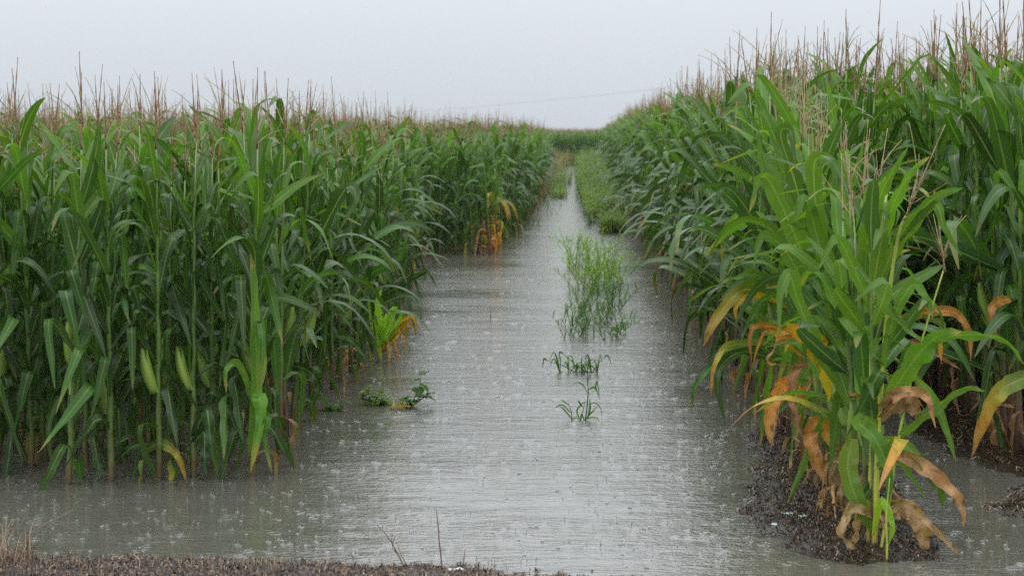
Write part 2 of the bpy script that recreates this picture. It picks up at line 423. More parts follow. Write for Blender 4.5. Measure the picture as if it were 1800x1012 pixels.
# ---- plant plans
def plan(seed, H=1.85, style='left', r0=.019):
    """list of (part name, kind, index, material, matrix). H: height of the topmost node"""
    r = random.Random(seed); items = []
    nn = 19 if style == 'left' else 16
    nodes = [H * (.075 + .925 * (i / (nn - 1)) ** .95) for i in range(nn)]
    side0 = r.uniform(0, 6.28)
    for i, z in enumerate(nodes):
        f = i / (nn - 1)
        ang = side0 + (i % 2) * math.pi + r.uniform(-.45, .45)
        sc_ = 1.0
        if style == 'left':
            if i < 2:
                if r.random() < .8: kind, m = r.choice(['limp', 'hang', 'hang']), r.choice(['leaf_tan', 'leaf_dark', 'leaf_dark', 'leaf_mid', 'leaf_mid', 'leaf_turning', 'leaf_mid'])
                else: continue
            elif i < 6: kind, m = r.choice(['hang', 'hang', 'fold', 'arch']), r.choice(['leaf_dark', 'leaf_dark', 'leaf_dark', 'leaf_mid'])
            elif i < 12: kind, m = r.choice(['fold', 'fold', 'fold', 'fold', 'arch']), r.choice(['leaf_dark', 'leaf_dark', 'leaf_mid'])
            elif i < 16: kind, m = r.choice(['fold', 'tip', 'tip']), r.choice(['leaf_mid', 'leaf_dark', 'leaf_top'])
            else: kind, m = r.choice(['tip', 'up', 'up']), r.choice(['leaf_top', 'leaf_top', 'leaf_mid'])
        elif style == 'right':
            if i < 2:
                if r.random() < .7: kind, m = 'limp', r.choice(['leaf_rust', 'leaf_tan'])
                else: continue
            elif i < 4: kind, m = r.choice(['hang', 'arch', 'long']), r.choice(['leaf_dark', 'leaf_dark', 'leaf_dark', 'leaf_mid'])
            elif i < 10: kind, m = r.choice(['arch', 'arch', 'long', 'fold']), r.choice(['leaf_dark', 'leaf_mid', 'leaf_dark'])
            elif i < 13: kind, m = r.choice(['tip', 'arch', 'fold']), r.choice(['leaf_mid', 'leaf_top', 'leaf_dark'])
            else: kind, m = r.choice(['up', 'up', 'tip']), r.choice(['leaf_top', 'leaf_mid', 'leaf_top'])
        elif style == 'bright':
            if i < 3: kind, m = 'limp', r.choice(['leaf_tan', 'leaf_rust', 'leaf_tan'])
            elif i < 5: kind, m = r.choice(['hang', 'arch', 'limp']), r.choice(['leaf_mid', 'leaf_turning', 'leaf_bright', 'leaf_bright', 'leaf_bright', 'leaf_mid'])
            elif i < 10: kind, m = r.choice(['arch', 'fold', 'tip', 'tip']), r.choice(['leaf_bright', 'leaf_mid', 'leaf_bright'])
            else: kind, m = r.choice(['up', 'tip', 'tip', 'fold']), r.choice(['leaf_bright', 'leaf_top', 'leaf_mid', 'leaf_bright'])
        elif style == 'burnt':
            if i < 5: kind, m = r.choice(['limp', 'hang', 'limp', 'hang']), r.choice(['leaf_orange', 'leaf_rust', 'leaf_yellow', 'leaf_orange'])
            elif i < 6: kind, m = 'arch', r.choice(['leaf_turning', 'leaf_turning', 'leaf_bright'])
            else: kind, m = r.choice(['fold', 'tip', 'arch']), r.choice(['leaf_mid', 'leaf_top'])
        if kind in ('arch', 'fold', 'long') and f > .6: sc_ = 1.15 - .35 * f
        mt = Matrix.Translation((0, 0, z)) @ Matrix.Rotation(ang, 4, 'Z') @ Matrix.Translation((.008 + .006 * (1 - f), 0, 0)) @ Matrix.Rotation(r.gauss(0, .28), 4, 'X') @ Matrix.Rotation(r.gauss(0, .16), 4, 'Y') @ Matrix.Scale(sc_ * r.uniform(.92, 1.08), 4)
        items.append(('leaf', kind, r.randrange(14), m, mt, r.random()))
    return dict(items=items, nodes=nodes, H=H, seed=seed, r0=r0, style=style, ear=(side0 + r.uniform(-.6, .6), nodes[4] + .02, r.random() < .6),
                stalk={'left': 'stalk', 'right': 'stalk_rust', 'bright': 'stalk_rust', 'burnt': 'stalk_rust'}[style])

def build_plant(pl, label, group):
    root = empty('corn_plant', (0, 0, 0), label, 'corn plant', group)
    (v, f, u), (lx, ly) = stalk_geo(pl['H'] + .26, pl['r0'], pl['seed'], pl['nodes'])
    link('stalk', Geo().add(v, f, u, pl['stalk']).mesh('stalk'), root)
    for nm, kind, k, m, mt, rd in pl['items']:
        o = link('leaf', lib_mesh(kind, k, m), root); o.matrix_local = mt
    if pl['ear'][2]:
        e = link('ear', EAR, root)
        e.matrix_local = Matrix.Translation((0, 0, pl['ear'][1])) @ Matrix.Rotation(pl['ear'][0], 4, 'Z') @ Matrix.Translation((.02, 0, 0)) @ Matrix.Rotation(R(14), 4, 'Y')
        link('silk', SILK, e)
    t = link('tassel', tassel_geo(pl['seed'], nb=4, h=.34 + .03 * (pl['seed'] % 5), m='bright' if pl['style'] == 'bright' else 'tassel_red').mesh('tassel'), root)
    t.location = (lx, ly, pl['H'] + .24)
    return root

def joined_plant(pl, name='corn_plant'):
    g = Geo()
    (v, f, u), (lx, ly) = stalk_geo(pl['H'] + .26, pl['r0'], pl['seed'], pl['nodes'])
    g.add(v, f, u, pl['stalk'])
    for nm, kind, k, m, mt, rd in pl['items']:
        v, f, u = lib(kind, k); g.add(v, f, u, m, rd, mt)
    t = tassel_geo(pl['seed'], nb=4, h=.34 + .03 * (pl['seed'] % 5), m='bright' if pl['style'] == 'bright' else 'tassel_red')
    V = np.concatenate(t.v) + np.array((lx, ly, pl['H'] + .24)); off = g.n
    ar = Geo(); 
    base = len(g.f)
    for mi_, name_ in enumerate(t.mats):
        fs = [ff for ff, q in zip(t.f, t.mi) if q == mi_]
        if fs: 
            g.add(V, fs, None, name_)
    return g.mesh(name)

def copy_tree(src, parent=None):
    c = src.copy(); col.objects.link(c)
    if parent is not None: c.parent = parent
    for ch in src.children: 
        if ch.get('_x'): continue
        copy_tree(ch, c)
    return c

# ------------------------------------------------------------ where corn grows
def edge_left(Y):      # the plants stand at X < this
    pts = [(11.2, -1.88), (16, -1.84), (18.6, -1.78), (19.5, -1.95), (24, -2.1), (30.2, -2.55), (31.2, -2.6), (31.6, -1.42), (36, -1.35), (44, -1.2), (60, -1.15), (90, -1.6), (140, -1.9)]
    return float(np.interp(Y, [p[0] for p in pts], [p[1] for p in pts]))
def edge_right(Y):
    pts = [(9.2, 1.36), (40, 1.36), (60, 1.5), (140, 1.8)]
    return float(np.interp(Y, [p[0] for p in pts], [p[1] for p in pts]))

spots = []      # x, y, style, height factor, tag
r = random.Random(5)
# left block: rows across the view
Y = 11.3; first = True; row = 0
front_px = [(-60, 842), (-20, 838), (55, 822), (120, 850), (195, 846), (280, 842), (340, 838), (443, 836)]
for px, py in front_px:
    g = G(px, py); spots.append([g.x, g.y, 'left', 1.0, 'front'])
row_y = [11.62, 12.1, 12.7, 13.3]
while row_y[-1] < 138:
    Yl = row_y[-1]; row_y.append(Yl + (.58 if Yl < 24 else .62 if Yl < 45 else .85 if Yl < 80 else 1.4))
for Yr in row_y:
    dx = .235 if Yr < 45 else .3 if Yr < 80 else .42
    xe = edge_left(Yr); x = xe - r.uniform(0, .1)
    lim = -(.345 * Yr) - 1.2
    first = True
    while x > lim:
        spots.append([x + r.uniform(-.05, .05), Yr + r.uniform(-.09, .09), 'left', r.uniform(.86, 1.06), 'edge' if x > xe - .3 else 'in'])
        x -= dx * r.uniform(.8, 1.2)
# right block: rows along the track
xr = 0; rows = []
starts = {0: 9.3, 1: 14.6, 2: 12.0, 3: 12.6}
for k in range(0, 62):
    y = starts.get(k, 12.5) + r.uniform(0, .2)
    while y < 138:
        X = edge_right(y) + k * (.68 if k else 0) + r.uniform(-.06, .06)
        if X > .27 * y + 1.6: 
            y += .25; continue
        if y > 50 and k > 12 and r.random() < .4: y += .3; continue
        spots.append([X, y, 'right', r.uniform(.93, 1.06), 'edge' if k == 0 else 'in'])
        y += (.17 if y < 30 else .2 if y < 60 else .36) * r.uniform(.8, 1.25)
# corn closing the view beyond the end of the track
for Yr in np.arange(118, 150, 1.1):
    x = -9
    while x < 12:
        spots.append([x, Yr + r.uniform(-.3, .3), 'left', r.uniform(.95, 1.03), 'far']); x += r.uniform(.2, .34)

# heights: the right block stands taller; its front plants are short and yellow-green
def style_height(s):
    x, y, st, h, tg = s
    if st == 'right':
        base = 2.28 if x < 2 or y > 22 else 2.46
        if tg == 'edge' and y < 12.9:
            base = np.interp(y, [9.3, 10.4, 12.2, 13.0], [1.62, 1.80, 2.1, 2.28]); st = 'bright'
        elif tg == 'edge' and y < 14.5: st = 'bright' if r.random() < .5 else 'right'
    else:
        base = 2.0
        if tg == 'edge' and y > 12 and r.random() < .45: st = 'right'
        if tg == 'edge' and 31 < y < 34.5 and r.random() < .95: st = 'burnt'
    if y > 60: base *= np.interp(y, [60, 120], [1, .9 if st == 'right' else .95])
    return st, base * h
for s in spots: s[2], s[3] = style_height(s)

# rank: the 300 that show largest become plants of their own
def score(s):
    x, y, st, h, tg = s
    pxx = 1020 + x / y * FPX
    if pxx < -60 or pxx > 1860: return 1e9
    sc_ = y
    if x < .5:
        depth = min(y - 11.3, edge_left(y) - x if y > 12 else 0)
        depth = max(0, depth)
    else:
        depth = max(0, x - 1.36)
        if pxx > 1560: depth = min(depth, max(0, y - 12.0))
    return y * .42 + depth * 7
order = sorted(range(len(spots)), key=lambda i: score(spots[i]))
single = set(order[:300])

# prototypes
SEEDS = {'left': list(range(1, 19)), 'right': list(range(21, 37)), 'bright': list(range(41, 50)), 'burnt': list(range(61, 65))}
PL = {st: [plan(s, 1.67, st, r0=.0145 if st != 'bright' else .014) for s in ss] for st, ss in SEEDS.items()}

NEAR = 27.0
protos = {}; far_mesh = {}
def place(s, idx, label, group):
    x, y, st, h, tg = s
    k = idx % len(PL[st])
    if y < NEAR:
        if (st, k) not in protos:
            protos[(st, k)] = root = build_plant(PL[st][k], label, group)
        else:
            root = copy_tree(protos[(st, k)])
    else:
        if (st, k) not in far_mesh: far_mesh[(st, k)] = joined_plant(PL[st][k])
        root = link('corn_plant', far_mesh[(st, k)])
    root.name = 'corn_plant'
    root['label'] = label; root['category'] = 'corn plant'
    root['group'] = group
    q = h / 2.0
    root.location = (x, y, -.02)
    root.rotation_euler = (r.uniform(-.07, .07), r.uniform(-.07, .07), r.uniform(0, 6.28))
    w = max(q, .98); root.scale = (w * r.uniform(.95, 1.1), w * r.uniform(.95, 1.1), q)
    return root

LB = {
 'front': 'corn plant standing in the water along the front of the left block',
 'l_edge': 'dark green corn plant farther back along the water edge of the left block',
 'l_far': 'corn plant along the far water edge of the left block, past the bare inlet',
 'l_in': 'dark green corn plant inside the left block, behind its front row',
 'burnt': 'corn plant with orange lower leaves at the far left edge of the track',
 'bright': 'short bright green corn plant at the near end of the right row',
 'r_edge': 'tall green corn plant of the right row with leaves arching over the water',
 'r_in': 'tall corn plant standing behind the outer row on the right',
}
front_labels = [None, None,
 'corn plant with bare green stalk set back in dark water, leftmost of the front stalks',
 'front corn plant with yellowish stalk and torn leaf at its foot, below two upright ears',
 'front corn plant with a big bright yellow-green ear leaning left above its pale stalk',
 'front corn plant with a yellow-striped leaf arching down to the water',
 'front corn plant with thick reddish brown base and dark leaves trailing in the water',
 'bright green corn plant at the water corner, its leaves hanging to the water']
ORD = 'second third fourth fifth sixth seventh eighth ninth tenth eleventh twelfth thirteenth fourteenth'.split()
count = {'l_edge': 0, 'r_edge': 0, 'bright': 0}
roots = []
for n_i, i in enumerate(sorted(single)):
    s = spots[i]; st, tg = s[2], s[4]
    if st != 'burnt' and s[0] < .5: key = 'front' if tg == 'front' else ('l_edge' if s[1] < 30 else 'l_far') if tg == 'edge' else 'l_in'
    elif st == 'burnt': key = 'burnt'
    elif st == 'bright': key = 'bright'
    else: key = 'r_edge' if tg == 'edge' else 'r_in'
    grp = {'front': 'corn plants along the front of the left block', 'l_edge': 'corn plants at the left water edge', 'l_far': 'corn plants at the far left water edge', 'l_in': 'corn plants inside the left block',
           'burnt': 'corn plants with orange lower leaves', 'bright': 'short bright corn plants of the right row', 'r_edge': 'tall corn plants of the outer right row', 'r_in': 'corn plants behind the outer right row'}[key]
    lab = LB[key]
    if key in count:
        c = count[key]; count[key] += 1
        if key == 'l_edge' and c < 12 : lab = 'dark green corn plant at the left water edge, %s back counting from the front corner' % ORD[c]
        if key == 'bright' and c < 13 : lab = 'short bright green corn plant of the outer right row, %s behind the nearest one' % ORD[c]
        if key == 'r_edge' and c < 12 : lab = 'tall dark corn plant of the outer right row, %s after the short bright ones' % ORD[c]
    if key == 'l_edge' and count[key] > 12:
        lab = ('dark green corn plant at the left water edge, near the stunted yellow-green one' if 16.5 < s[1] < 19.6 else
               'dark green corn plant at the left water edge just past the stunted one' if s[1] < 24 else
               'dark green corn plant at the left edge, next to the bare water inlet') if s[1] > 16.5 else lab
    if key == 'r_edge' and count[key] > 12:
        lab = ('outer right row corn plant, level with the small front grass weeds' if s[1] < 18 else
               'outer right row corn plant, level with the darker front of the grass clump' if s[1] < 21.5 else
               'outer right row corn plant, level with the bright back of the grass clump' if s[1] < 27 else
               'corn plant of the outer right row, between grass clump and tall soft weeds')
    if key == 'l_in': 
        lab = ('green corn plant directly behind the front row of the left block' if s[1] < 12.4 else
               'green corn plant two or three rows behind the front of the left block' if s[1] < 14.2 else
               'green corn plant inside the left block, just behind its water edge')
    if key == 'r_in':
        lab = ('tall dark corn plant at the right border of the view, beside the dark litter' if s[0] / s[1] > .19 and s[1] < 14 else
               'tall dark corn plant behind and right of the short bright ones' if s[0] / s[1] > .15 else
               'tall corn plant in the second right row, seen over the outer row')
    if tg == 'front' and front_labels[i]: lab = front_labels[i]
    idx = r.randrange(100)
    o = place(s, idx, lab, grp)
    roots.append((i, o))

# all other plants: one field, copies spread by geometry nodes
lib_col = bpy.data.collections.new('corn_library')
names = []
for st in ('left', 'right', 'bright', 'burnt'):
    for k, pl in enumerate(PL[st]):
        me = far_mesh.get((st, k)) or joined_plant(pl); far_mesh[(st, k)] = me
        nm = 'corn_%02d' % len(names); o = bpy.data.objects.new(nm, me); lib_col.objects.link(o); names.append((st, k))
offs = {}
for i, (st, k) in enumerate(names): offs.setdefault(st, []).append(i)
rest = [s for i, s in enumerate(spots) if i not in single]
me = bpy.data.meshes.new('corn_field')
me.from_pydata([(s[0], s[1], -.02) for s in rest], [], [])
def attr(nm, ty, data):
    a = me.attributes.new(nm, ty, 'POINT')
    a.data.foreach_set('vector' if ty == 'FLOAT_VECTOR' else 'value', np.asarray(data, dtype=np.int32 if ty == 'INT' else np.float32).ravel())
attr('idx', 'INT', [r.choice(offs[s[2]]) for s in rest])
attr('rot', 'FLOAT_VECTOR', [(r.uniform(-.05, .05), r.uniform(-.05, .05), r.uniform(0, 6.28)) for s in rest])
attr('scl', 'FLOAT_VECTOR', [(s[3] / 2 * (1.0 if s[1] < 60 else 1.25), s[3] / 2 * (1.0 if s[1] < 60 else 1.25), s[3] / 2) for s in rest])
field = link('corn_field', me, kind='stuff', label='dense green corn with brown tassels filling the depth of both blocks', category='corn')
ng = bpy.data.node_groups.new('spread_corn', 'GeometryNodeTree')
ng.interface.new_socket('Geometry', in_out='INPUT', socket_type='NodeSocketGeometry')
ng.interface.new_socket('Geometry', in_out='OUTPUT', socket_type='NodeSocketGeometry')
N, L = ng.nodes, ng.links
gi = N.new('NodeGroupInput'); go = N.new('NodeGroupOutput'); ip = N.new('GeometryNodeInstanceOnPoints')
ci = N.new('GeometryNodeCollectionInfo'); ci.inputs['Collection'].default_value = lib_col
ci.inputs['Separate Children'].default_value = True; ci.inputs['Reset Children'].default_value = True
def named(nm, ty):
    a = N.new('GeometryNodeInputNamedAttribute'); a.data_type = ty; a.inputs['Name'].default_value = nm; return a.outputs[0]
L.new(gi.outputs[0], ip.inputs['Points']); L.new(ci.outputs[0], ip.inputs['Instance'])
ip.inputs['Pick Instance'].default_value = True
L.new(named('idx', 'INT'), ip.inputs['Instance Index'])
L.new(named('rot', 'FLOAT_VECTOR'), ip.inputs['Rotation']); L.new(named('scl', 'FLOAT_VECTOR'), ip.inputs['Scale'])
L.new(ip.outputs[0], go.inputs[0])
md = field.modifiers.new('spread', 'NODES'); md.node_group = ng

# ------------------------------------------------------------ ground, banks, water
def sheet(name, x0, x1, y0, y1, nx, ny, fz, m, **props):
    xs = np.linspace(x0, x1, nx); ys = np.linspace(y0, y1, ny)
    V = []; 
    for y in ys:
        for x in xs: V.append((x, y, fz(x, y)))
    F = [(j * nx + i, j * nx + i + 1, (j + 1) * nx + i + 1, (j + 1) * nx + i) for j in range(ny - 1) for i in range(nx - 1)]
    me = bpy.data.meshes.new(name); me.from_pydata(V, [], F); me.materials.append(M[m])
    me.polygons.foreach_set('use_smooth', [True] * len(F))
    return link(name, me, **props)
sheet('ground', -350, 350, -60, 410, 2, 2, lambda x, y: -.35, 'soil', kind='structure')
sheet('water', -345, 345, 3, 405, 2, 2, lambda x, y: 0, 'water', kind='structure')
def nz(x, y, s, z=0): return noise.noise(Vector((x * s, y * s, z)))
SH = [(-6, 9.06), (-3, 9.04), (-2.3, 9.0), (-1.5, 8.95), (-.6, 8.9), (-.2, 8.78), (.5, 8.5), (2, 8.3), (6, 8.2)]
def shore(x): return float(np.interp(x, [p[0] for p in SH], [p[1] for p in SH]))
def bank_z(x, y):
    d = shore(x) - y + .14 * nz(x, y, 2.2) + .10 * nz(x, y, 8)
    return max(-.2, min(.5, d * .10)) + .010 * nz(x, y, 14, 3) + .006 * nz(x, y, 40, 5)
sheet('near_bank', -7, 7, 6.5, 9.7, 420, 130, bank_z, 'soil', kind='structure')
sheet('road_verge', -60, 60, -50, 6.6, 30, 20, lambda x, y: .25 + min(0.2, (6.6 - y) * .03), 'soil', kind='structure')
# dark mulch bank under the right row: outline in ground coordinates
def island(px_list):
    return [G(px, py).xy for px, py in px_list]
ISL1 = island([(1395, 970), (1345, 935), (1318, 900), (1325, 850), (1345, 800), (1300, 770), (1370, 745), (1400, 720), (1480, 700), (1540, 760), (1580, 880), (1650, 940), (1640, 985), (1500, 990)])
ISL2 = island([(1600, 690), (1690, 640), (1830, 650), (1850, 850), (1780, 835), (1680, 800), (1610, 760)])
ISL3 = island([(1760, 890), (1800, 860), (1860, 850), (1870, 900), (1790, 905)])
ISL4 = island([(-60, 800), (60, 780), (300, 790), (385, 812), (330, 846), (100, 852), (-60, 850)])
def sd_poly(x, y, poly):
    inside = False; dmin = 1e9; n = len(poly)
    for i in range(n):
        ax, ay = poly[i]; bx, by = poly[(i + 1) % n]
        if (ay > y) != (by > y) and x < (bx - ax) * (y - ay) / (by - ay) + ax: inside = not inside
        t = max(0, min(1, ((x - ax) * (bx - ax) + (y - ay) * (by - ay)) / ((bx - ax) ** 2 + (by - ay) ** 2)))
        dmin = min(dmin, math.hypot(x - ax - t * (bx - ax), y - ay - t * (by - ay)))
    return dmin if inside else -dmin
def make_island(poly, hmax, nm='mud_bank', step=.03, lab=None):
    xs = [p[0] for p in poly]; ys = [p[1] for p in poly]
    x0, x1, y0, y1 = min(xs) - .4, max(xs) + .4, min(ys) - .5, max(ys) + .5
    def z(x, y):
        d = sd_poly(x, y, poly) + .07 * nz(x, y, 3.1) + .05 * nz(x, y, 9)
        return max(-.12, min(hmax, d * .22)) + .012 * nz(x, y, 16, 2) + .006 * nz(x, y, 45, 2)
    sheet(nm, x0, x1, y0, y1, int((x1 - x0) / step), int((y1 - y0) / (step * 1.6)), z, 'mulch', kind='structure')
    return z, (x0, x1, y0, y1)
isl = [make_island(ISL1, .032), make_island(ISL2, .012, step=.05), make_island(ISL3, .01, step=.05), make_island(ISL4, -.03, step=.05)]

def litter(name, zones, count, label, seedv, size=(.012, .05), mats=('mulch', 'mulch', 'mulch', 'twig', 'straw'), thr=-.004, cat='plant litter'):
    rr = random.Random(seedv); g = Geo(); c = 0; tries = 0
    while c < count and tries < count * 12:
        tries += 1
        zf, (x0, x1, y0, y1) = zones[rr.randrange(len(zones))]
        x, y = rr.uniform(x0, x1), rr.uniform(y0, y1); z = zf(x, y)
        if z < thr or rr.random() < .35 + 1.2 * nz(x, y, 5.5, 7): continue
        c += 1
        L_ = rr.uniform(*size) * (1 if rr.random() < .85 else 2.2); w = rr.uniform(.0008, .004)
        a = rr.uniform(0, 6.28); e = rr.uniform(-.35, .5)
        d = Vector((math.cos(a) * math.cos(e), math.sin(a) * math.cos(e), math.sin(e))) * L_ * .5
        s_ = Vector((-math.sin(a), math.cos(a), rr.uniform(-.6, .6))).normalized() * w
        p = Vector((x, y, max(z, 0) + .004)); b = Vector((0, 0, rr.uniform(-.01, .015)))
        g.add([p - d - s_, p - d + s_, p + s_ + b, p - s_ + b, p + d + s_ * .4, p + d - s_ * .4], [(0, 1, 2, 3), (3, 2, 4, 5)], None, rr.choice(mats), rr.random())
    return link(name, g.mesh(name, False), kind='stuff', label=label, category=cat)
litter('mulch_litter', [isl[0]], 19000, 'dark wet shredded plant litter heaped under the right corn row', 3, size=(.006, .028), mats=('mulch',) * 11 + ('twig', 'twig', 'straw'))
litter('mulch_litter', isl[1:3], 3500, 'dark floating plant litter between the right corn rows', 4, size=(.02, .07), thr=-.012)
litter('mulch_litter', [isl[3]], 900, 'thin dark litter floating between the front stalks on the left', 5, size=(.006, .03), thr=-.05, mats=('mulch',))
litter('shore_litter', [(bank_z, (-3.3, .3, 8.25, 9.25))], 14000, 'dry straw and brown litter on the near muddy shore', 6, size=(.005, .03), mats=('mulch', 'mulch', 'mulch', 'mulch', 'twig', 'twig', 'straw'))

# scraps
def scrap(px, py, L_, W_, m, label, seedv, z=.05):
    rr = random.Random(seedv); g = Geo(); p = G(px, py, z); vs = []
    for j in range(3):
        for i in range(6):
            vs.append((( i / 5 - .5) * L_, (j / 2 - .5) * W_ * (1 - .5 * abs(i / 5 - .5)) + rr.uniform(-.004, .004), .007 * rr.random() + .006))
    fs = [(j * 6 + i, j * 6 + i + 1, j * 6 + i + 7, j * 6 + i + 6) for j in range(2) for i in range(5)]
    vs2 = vs + [(x, y, z_ - .003) for x, y, z_ in vs]; fs2 = fs + [tuple(q + 18 for q in f)[::-1] for f in fs]
    o = link('plastic_scrap', g.add(vs2, fs2, None, m).mesh('plastic_scrap'), None, p, label=label, category='plastic scrap')
    o.rotation_euler = (0, 0, rr.uniform(-.3, .3)); return o
scrap(1386, 904, .045, .03, 'scrap', 'pale teal scrap lying on the dark mulch, upper left one of the pair', 1)
scrap(1411, 909, .04, .026, 'scrap', 'pale teal scrap lying on the dark mulch, right one of the pair', 2)
scrap(1361, 924, .025, .03, 'scrap', 'small pale scrap on the dark mulch nearest the water', 3)
scrap(800, 1003, .075, .05, 'scrap_pale', 'pale blue-white scrap lying in the straw of the near shore', 4, .01)

# ------------------------------------------------------------ hero leaves traced at their real distance
def spline(pts, n):
    pts = [Vector(p) for p in pts]; P_ = [pts[0] * 2 - pts[1]] + pts + [pts[-1] * 2 - pts[-2]]
    out = []; m = len(pts) - 1
    for i in range(n):
        t = i / (n - 1) * m; k = min(int(t), m - 1); t -= k
        a, b, c, d = P_[k:k + 4]
        out.append(.5 * ((2 * b) + (c - a) * t + (2 * a - 5 * b + 4 * c - d) * t * t + (3 * b - a - 3 * c + d) * t ** 3))
    return out
def hero_leaf(root, pts, W, m, tilt=0.0, twist=0.0, cup=.35, wav=.25, blunt=False, seedv=0):
    """pts: (px, py, Y) from the base to the tip; the blade's face turns with tilt"""
    C = spline([P(*p) for p in pts], 26); n = len(C); side = []; nrm = []; wd = []
    prev = None
    for i in range(n):
        d = (C[min(i + 1, n - 1)] - C[max(i - 1, 0)]).normalized()
        view = Vector((.05, -1, .15)).normalized()
        nn = (view - d * view.dot(d)).normalized(); sd = d.cross(nn)
        q = Matrix.Rotation(tilt + twist * i / (n - 1), 3, d)
        side.append(q @ sd); nrm.append(q @ nn); s = i / (n - 1)
        side[-1] = Matrix.Rotation(.22 * math.sin(s * 11 + seedv * 2.1), 3, d) @ side[-1]
        wd.append((1 + .08 * math.sin(s * 17 + seedv)) * wprof(s, W) if not blunt else W * min(1, .5 + 2.5 * s) * max(.03, 1 - s ** 4) ** .6)
    v, f, u = ribbon(C, wd, side, nrm, [cup * (1 + .35 * math.sin(i * 1.9 + seedv)) for i in range(n)], 4, wav * 1.6, seedv * 1.3, 4.2)
    loc = Matrix.Translation(root.location)
    bpy.context.view_layer.update
    inv = (Matrix.LocRotScale(root.location, root.rotation_euler, root.scale)).inverted()
    v = [inv @ Vector(q) for q in v]
    return link('leaf', Geo().add(v, f, u, m).mesh('leaf'), root)

def custom_plant(base, label, stems, tassels=(), group=None):
    root = empty('corn_plant', base, label, 'corn plant', group)
    for st, rad, m in stems:
        pts = spline([P(*p) - base for p in st], 14)
        rd = [rad * (1 - .6 * i / 13) * (1.15 if i % 3 == 0 else 1) for i in range(14)]
        v, f, u = tube(pts, rd, 8); link('stalk', Geo().add(v, f, u, m).mesh('stalk'), root)
    for (a, b), nb, m in tassels:
        pa, pb = P(*a), P(*b); d = pb - pa
        t = link('tassel', tassel_geo(int(a[0]), d.length, nb, m).mesh('tassel'), root)
        t.matrix_local = Matrix.Translation(pa - base) @ d.to_track_quat('Z', 'X').to_matrix().to_4x4()
    return root
YA = 9.3
bA = G(1535, 968, .03)
A = custom_plant(bA, 'nearest corn plant, on the mud tip, with yellow stems and tan dead leaves',
    [([(1535, 985, YA), (1540, 905, YA), (1542, 790, YA), (1550, 666, YA), (1561, 530, YA), (1578, 420, YA - .05), (1592, 380, YA - .1)], .0145, 'stalk_yellow'),
     ([(1528, 985, YA + .05), (1528, 900, YA + .05), (1533, 760, YA + .08), (1531, 610, YA + .1), (1540, 480, YA + .1), (1560, 330, YA + .1)], .0135, 'stalk_yellow'),
     ([(1545, 985, YA - .05), (1560, 900, YA - .05), (1585, 740, YA - .05), (1620, 600, YA), (1660, 470, YA)], .009, 'stalk_yellow'),
     ([(1559, 990, YA - .2), (1559, 950, YA - .2), (1558, 905, YA - .2), (1564, 840, YA - .2)], .006, 'stalk_yellow')],
    [(((1592, 380, YA - .1), (1662, 210, YA - .1)), 7, 'tassel_straw'), (((1660, 470, YA), (1632, 330, YA)), 8, 'tassel_straw')])
def HA(pts, W, m, **k): return hero_leaf(A, [(x, y, YA + dy) for x, y, dy in pts], W, m, **k)
HA([(1553, 712, 0), (1590, 655, -.05), (1625, 610, -.1), (1655, 588, -.15), (1690, 582, -.15)], .12, 'leaf_bright', tilt=.3, cup=.25)
HA([(1620, 606, 0), (1660, 592, -.1), (1720, 588, -.1), (1770, 600, -.1), (1800, 640, -.1)], .055, 'leaf_bright', tilt=.9)
HA([(1560, 790, 0), (1600, 748, -.08), (1650, 712, -.12), (1697, 682, -.15), (1732, 687, -.2)], .062, 'leaf_bright', tilt=.5)
HA([(1498, 770, .1), (1490, 820, .05), (1503, 870, 0), (1530, 930, 0)], .10, 'leaf_lime', cup=.3, wav=.1, blunt=True)
HA([(1545, 745, 0), (1510, 742, -.1), (1538, 770, -.15), (1562, 830, -.18), (1560, 895, -.15)], .085, 'leaf_bright', cup=.3, seedv=4)
HA([(1550, 770, 0), (1600, 790, -.08), (1650, 860, -.1), (1657, 895, -.1)], .06, 'leaf_bright', tilt=-.2)
HA([(1567, 798, 0), (1610, 812, -.1), (1660, 850, -.12), (1688, 885, -.15), (1694, 925, -.15)], .085, 'leaf_rust', cup=.5, wav=.5, seedv=2)
HA([(1548, 900, 0), (1585, 886, -.05), (1630, 918, -.1), (1690, 978, -.15)], .075, 'leaf_tan', cup=.7, wav=.5, seedv=5)
HA([(1550, 905, 0), (1590, 893, 0), (1618, 925, 0), (1625, 970, 0)], .11, 'leaf_tan', cup=.5, wav=.5, seedv=6, blunt=True)
HA([(1530, 905, 0), (1500, 895, -.05), (1482, 940, -.08), (1530, 982, -.1)], .075, 'leaf_tan', cup=.7, wav=.5, seedv=7, twist=1)
HA([(1520, 880, .1), (1508, 905, .05), (1500, 950, .05), (1470, 965, .0)], .06, 'leaf_tan', cup=.8, wav=.6, seedv=8)
HA([(1565, 820, 0), (1600, 806, -.06), (1636, 794, -.1)], .032, 'leaf_bright', tilt=.8)
HA([(1545, 715, 0), (1580, 690, -.1), (1625, 695, -.12), (1645, 752, -.15)], .07, 'leaf_rust', cup=.5, wav=.5, seedv=9)
HA([(1548, 735, 0), (1590, 700, -.05), (1608, 725, -.08), (1612, 735, -.08)], .10, 'leaf_rust', cup=.6, wav=.5, seedv=10)
HA([(1536, 720, 0), (1515, 700, -.05), (1490, 690, -.1)], .05, 'leaf_turning', tilt=.6)
HA([(1550, 650, 0), (1570, 560, -.08), (1605, 500, -.12), (1630, 530, -.15), (1640, 560, -.15)], .06, 'leaf_bright')
HA([(1552, 640, 0), (1530, 610, -.1), (1560, 590, -.12), (1592, 615, -.14)], .035, 'leaf_bright', tilt=.8)
HA([(1538, 560, .1), (1500, 470, .02), (1470, 420, -.05), (1440, 470, -.1)], .07, 'leaf_bright', seedv=3)
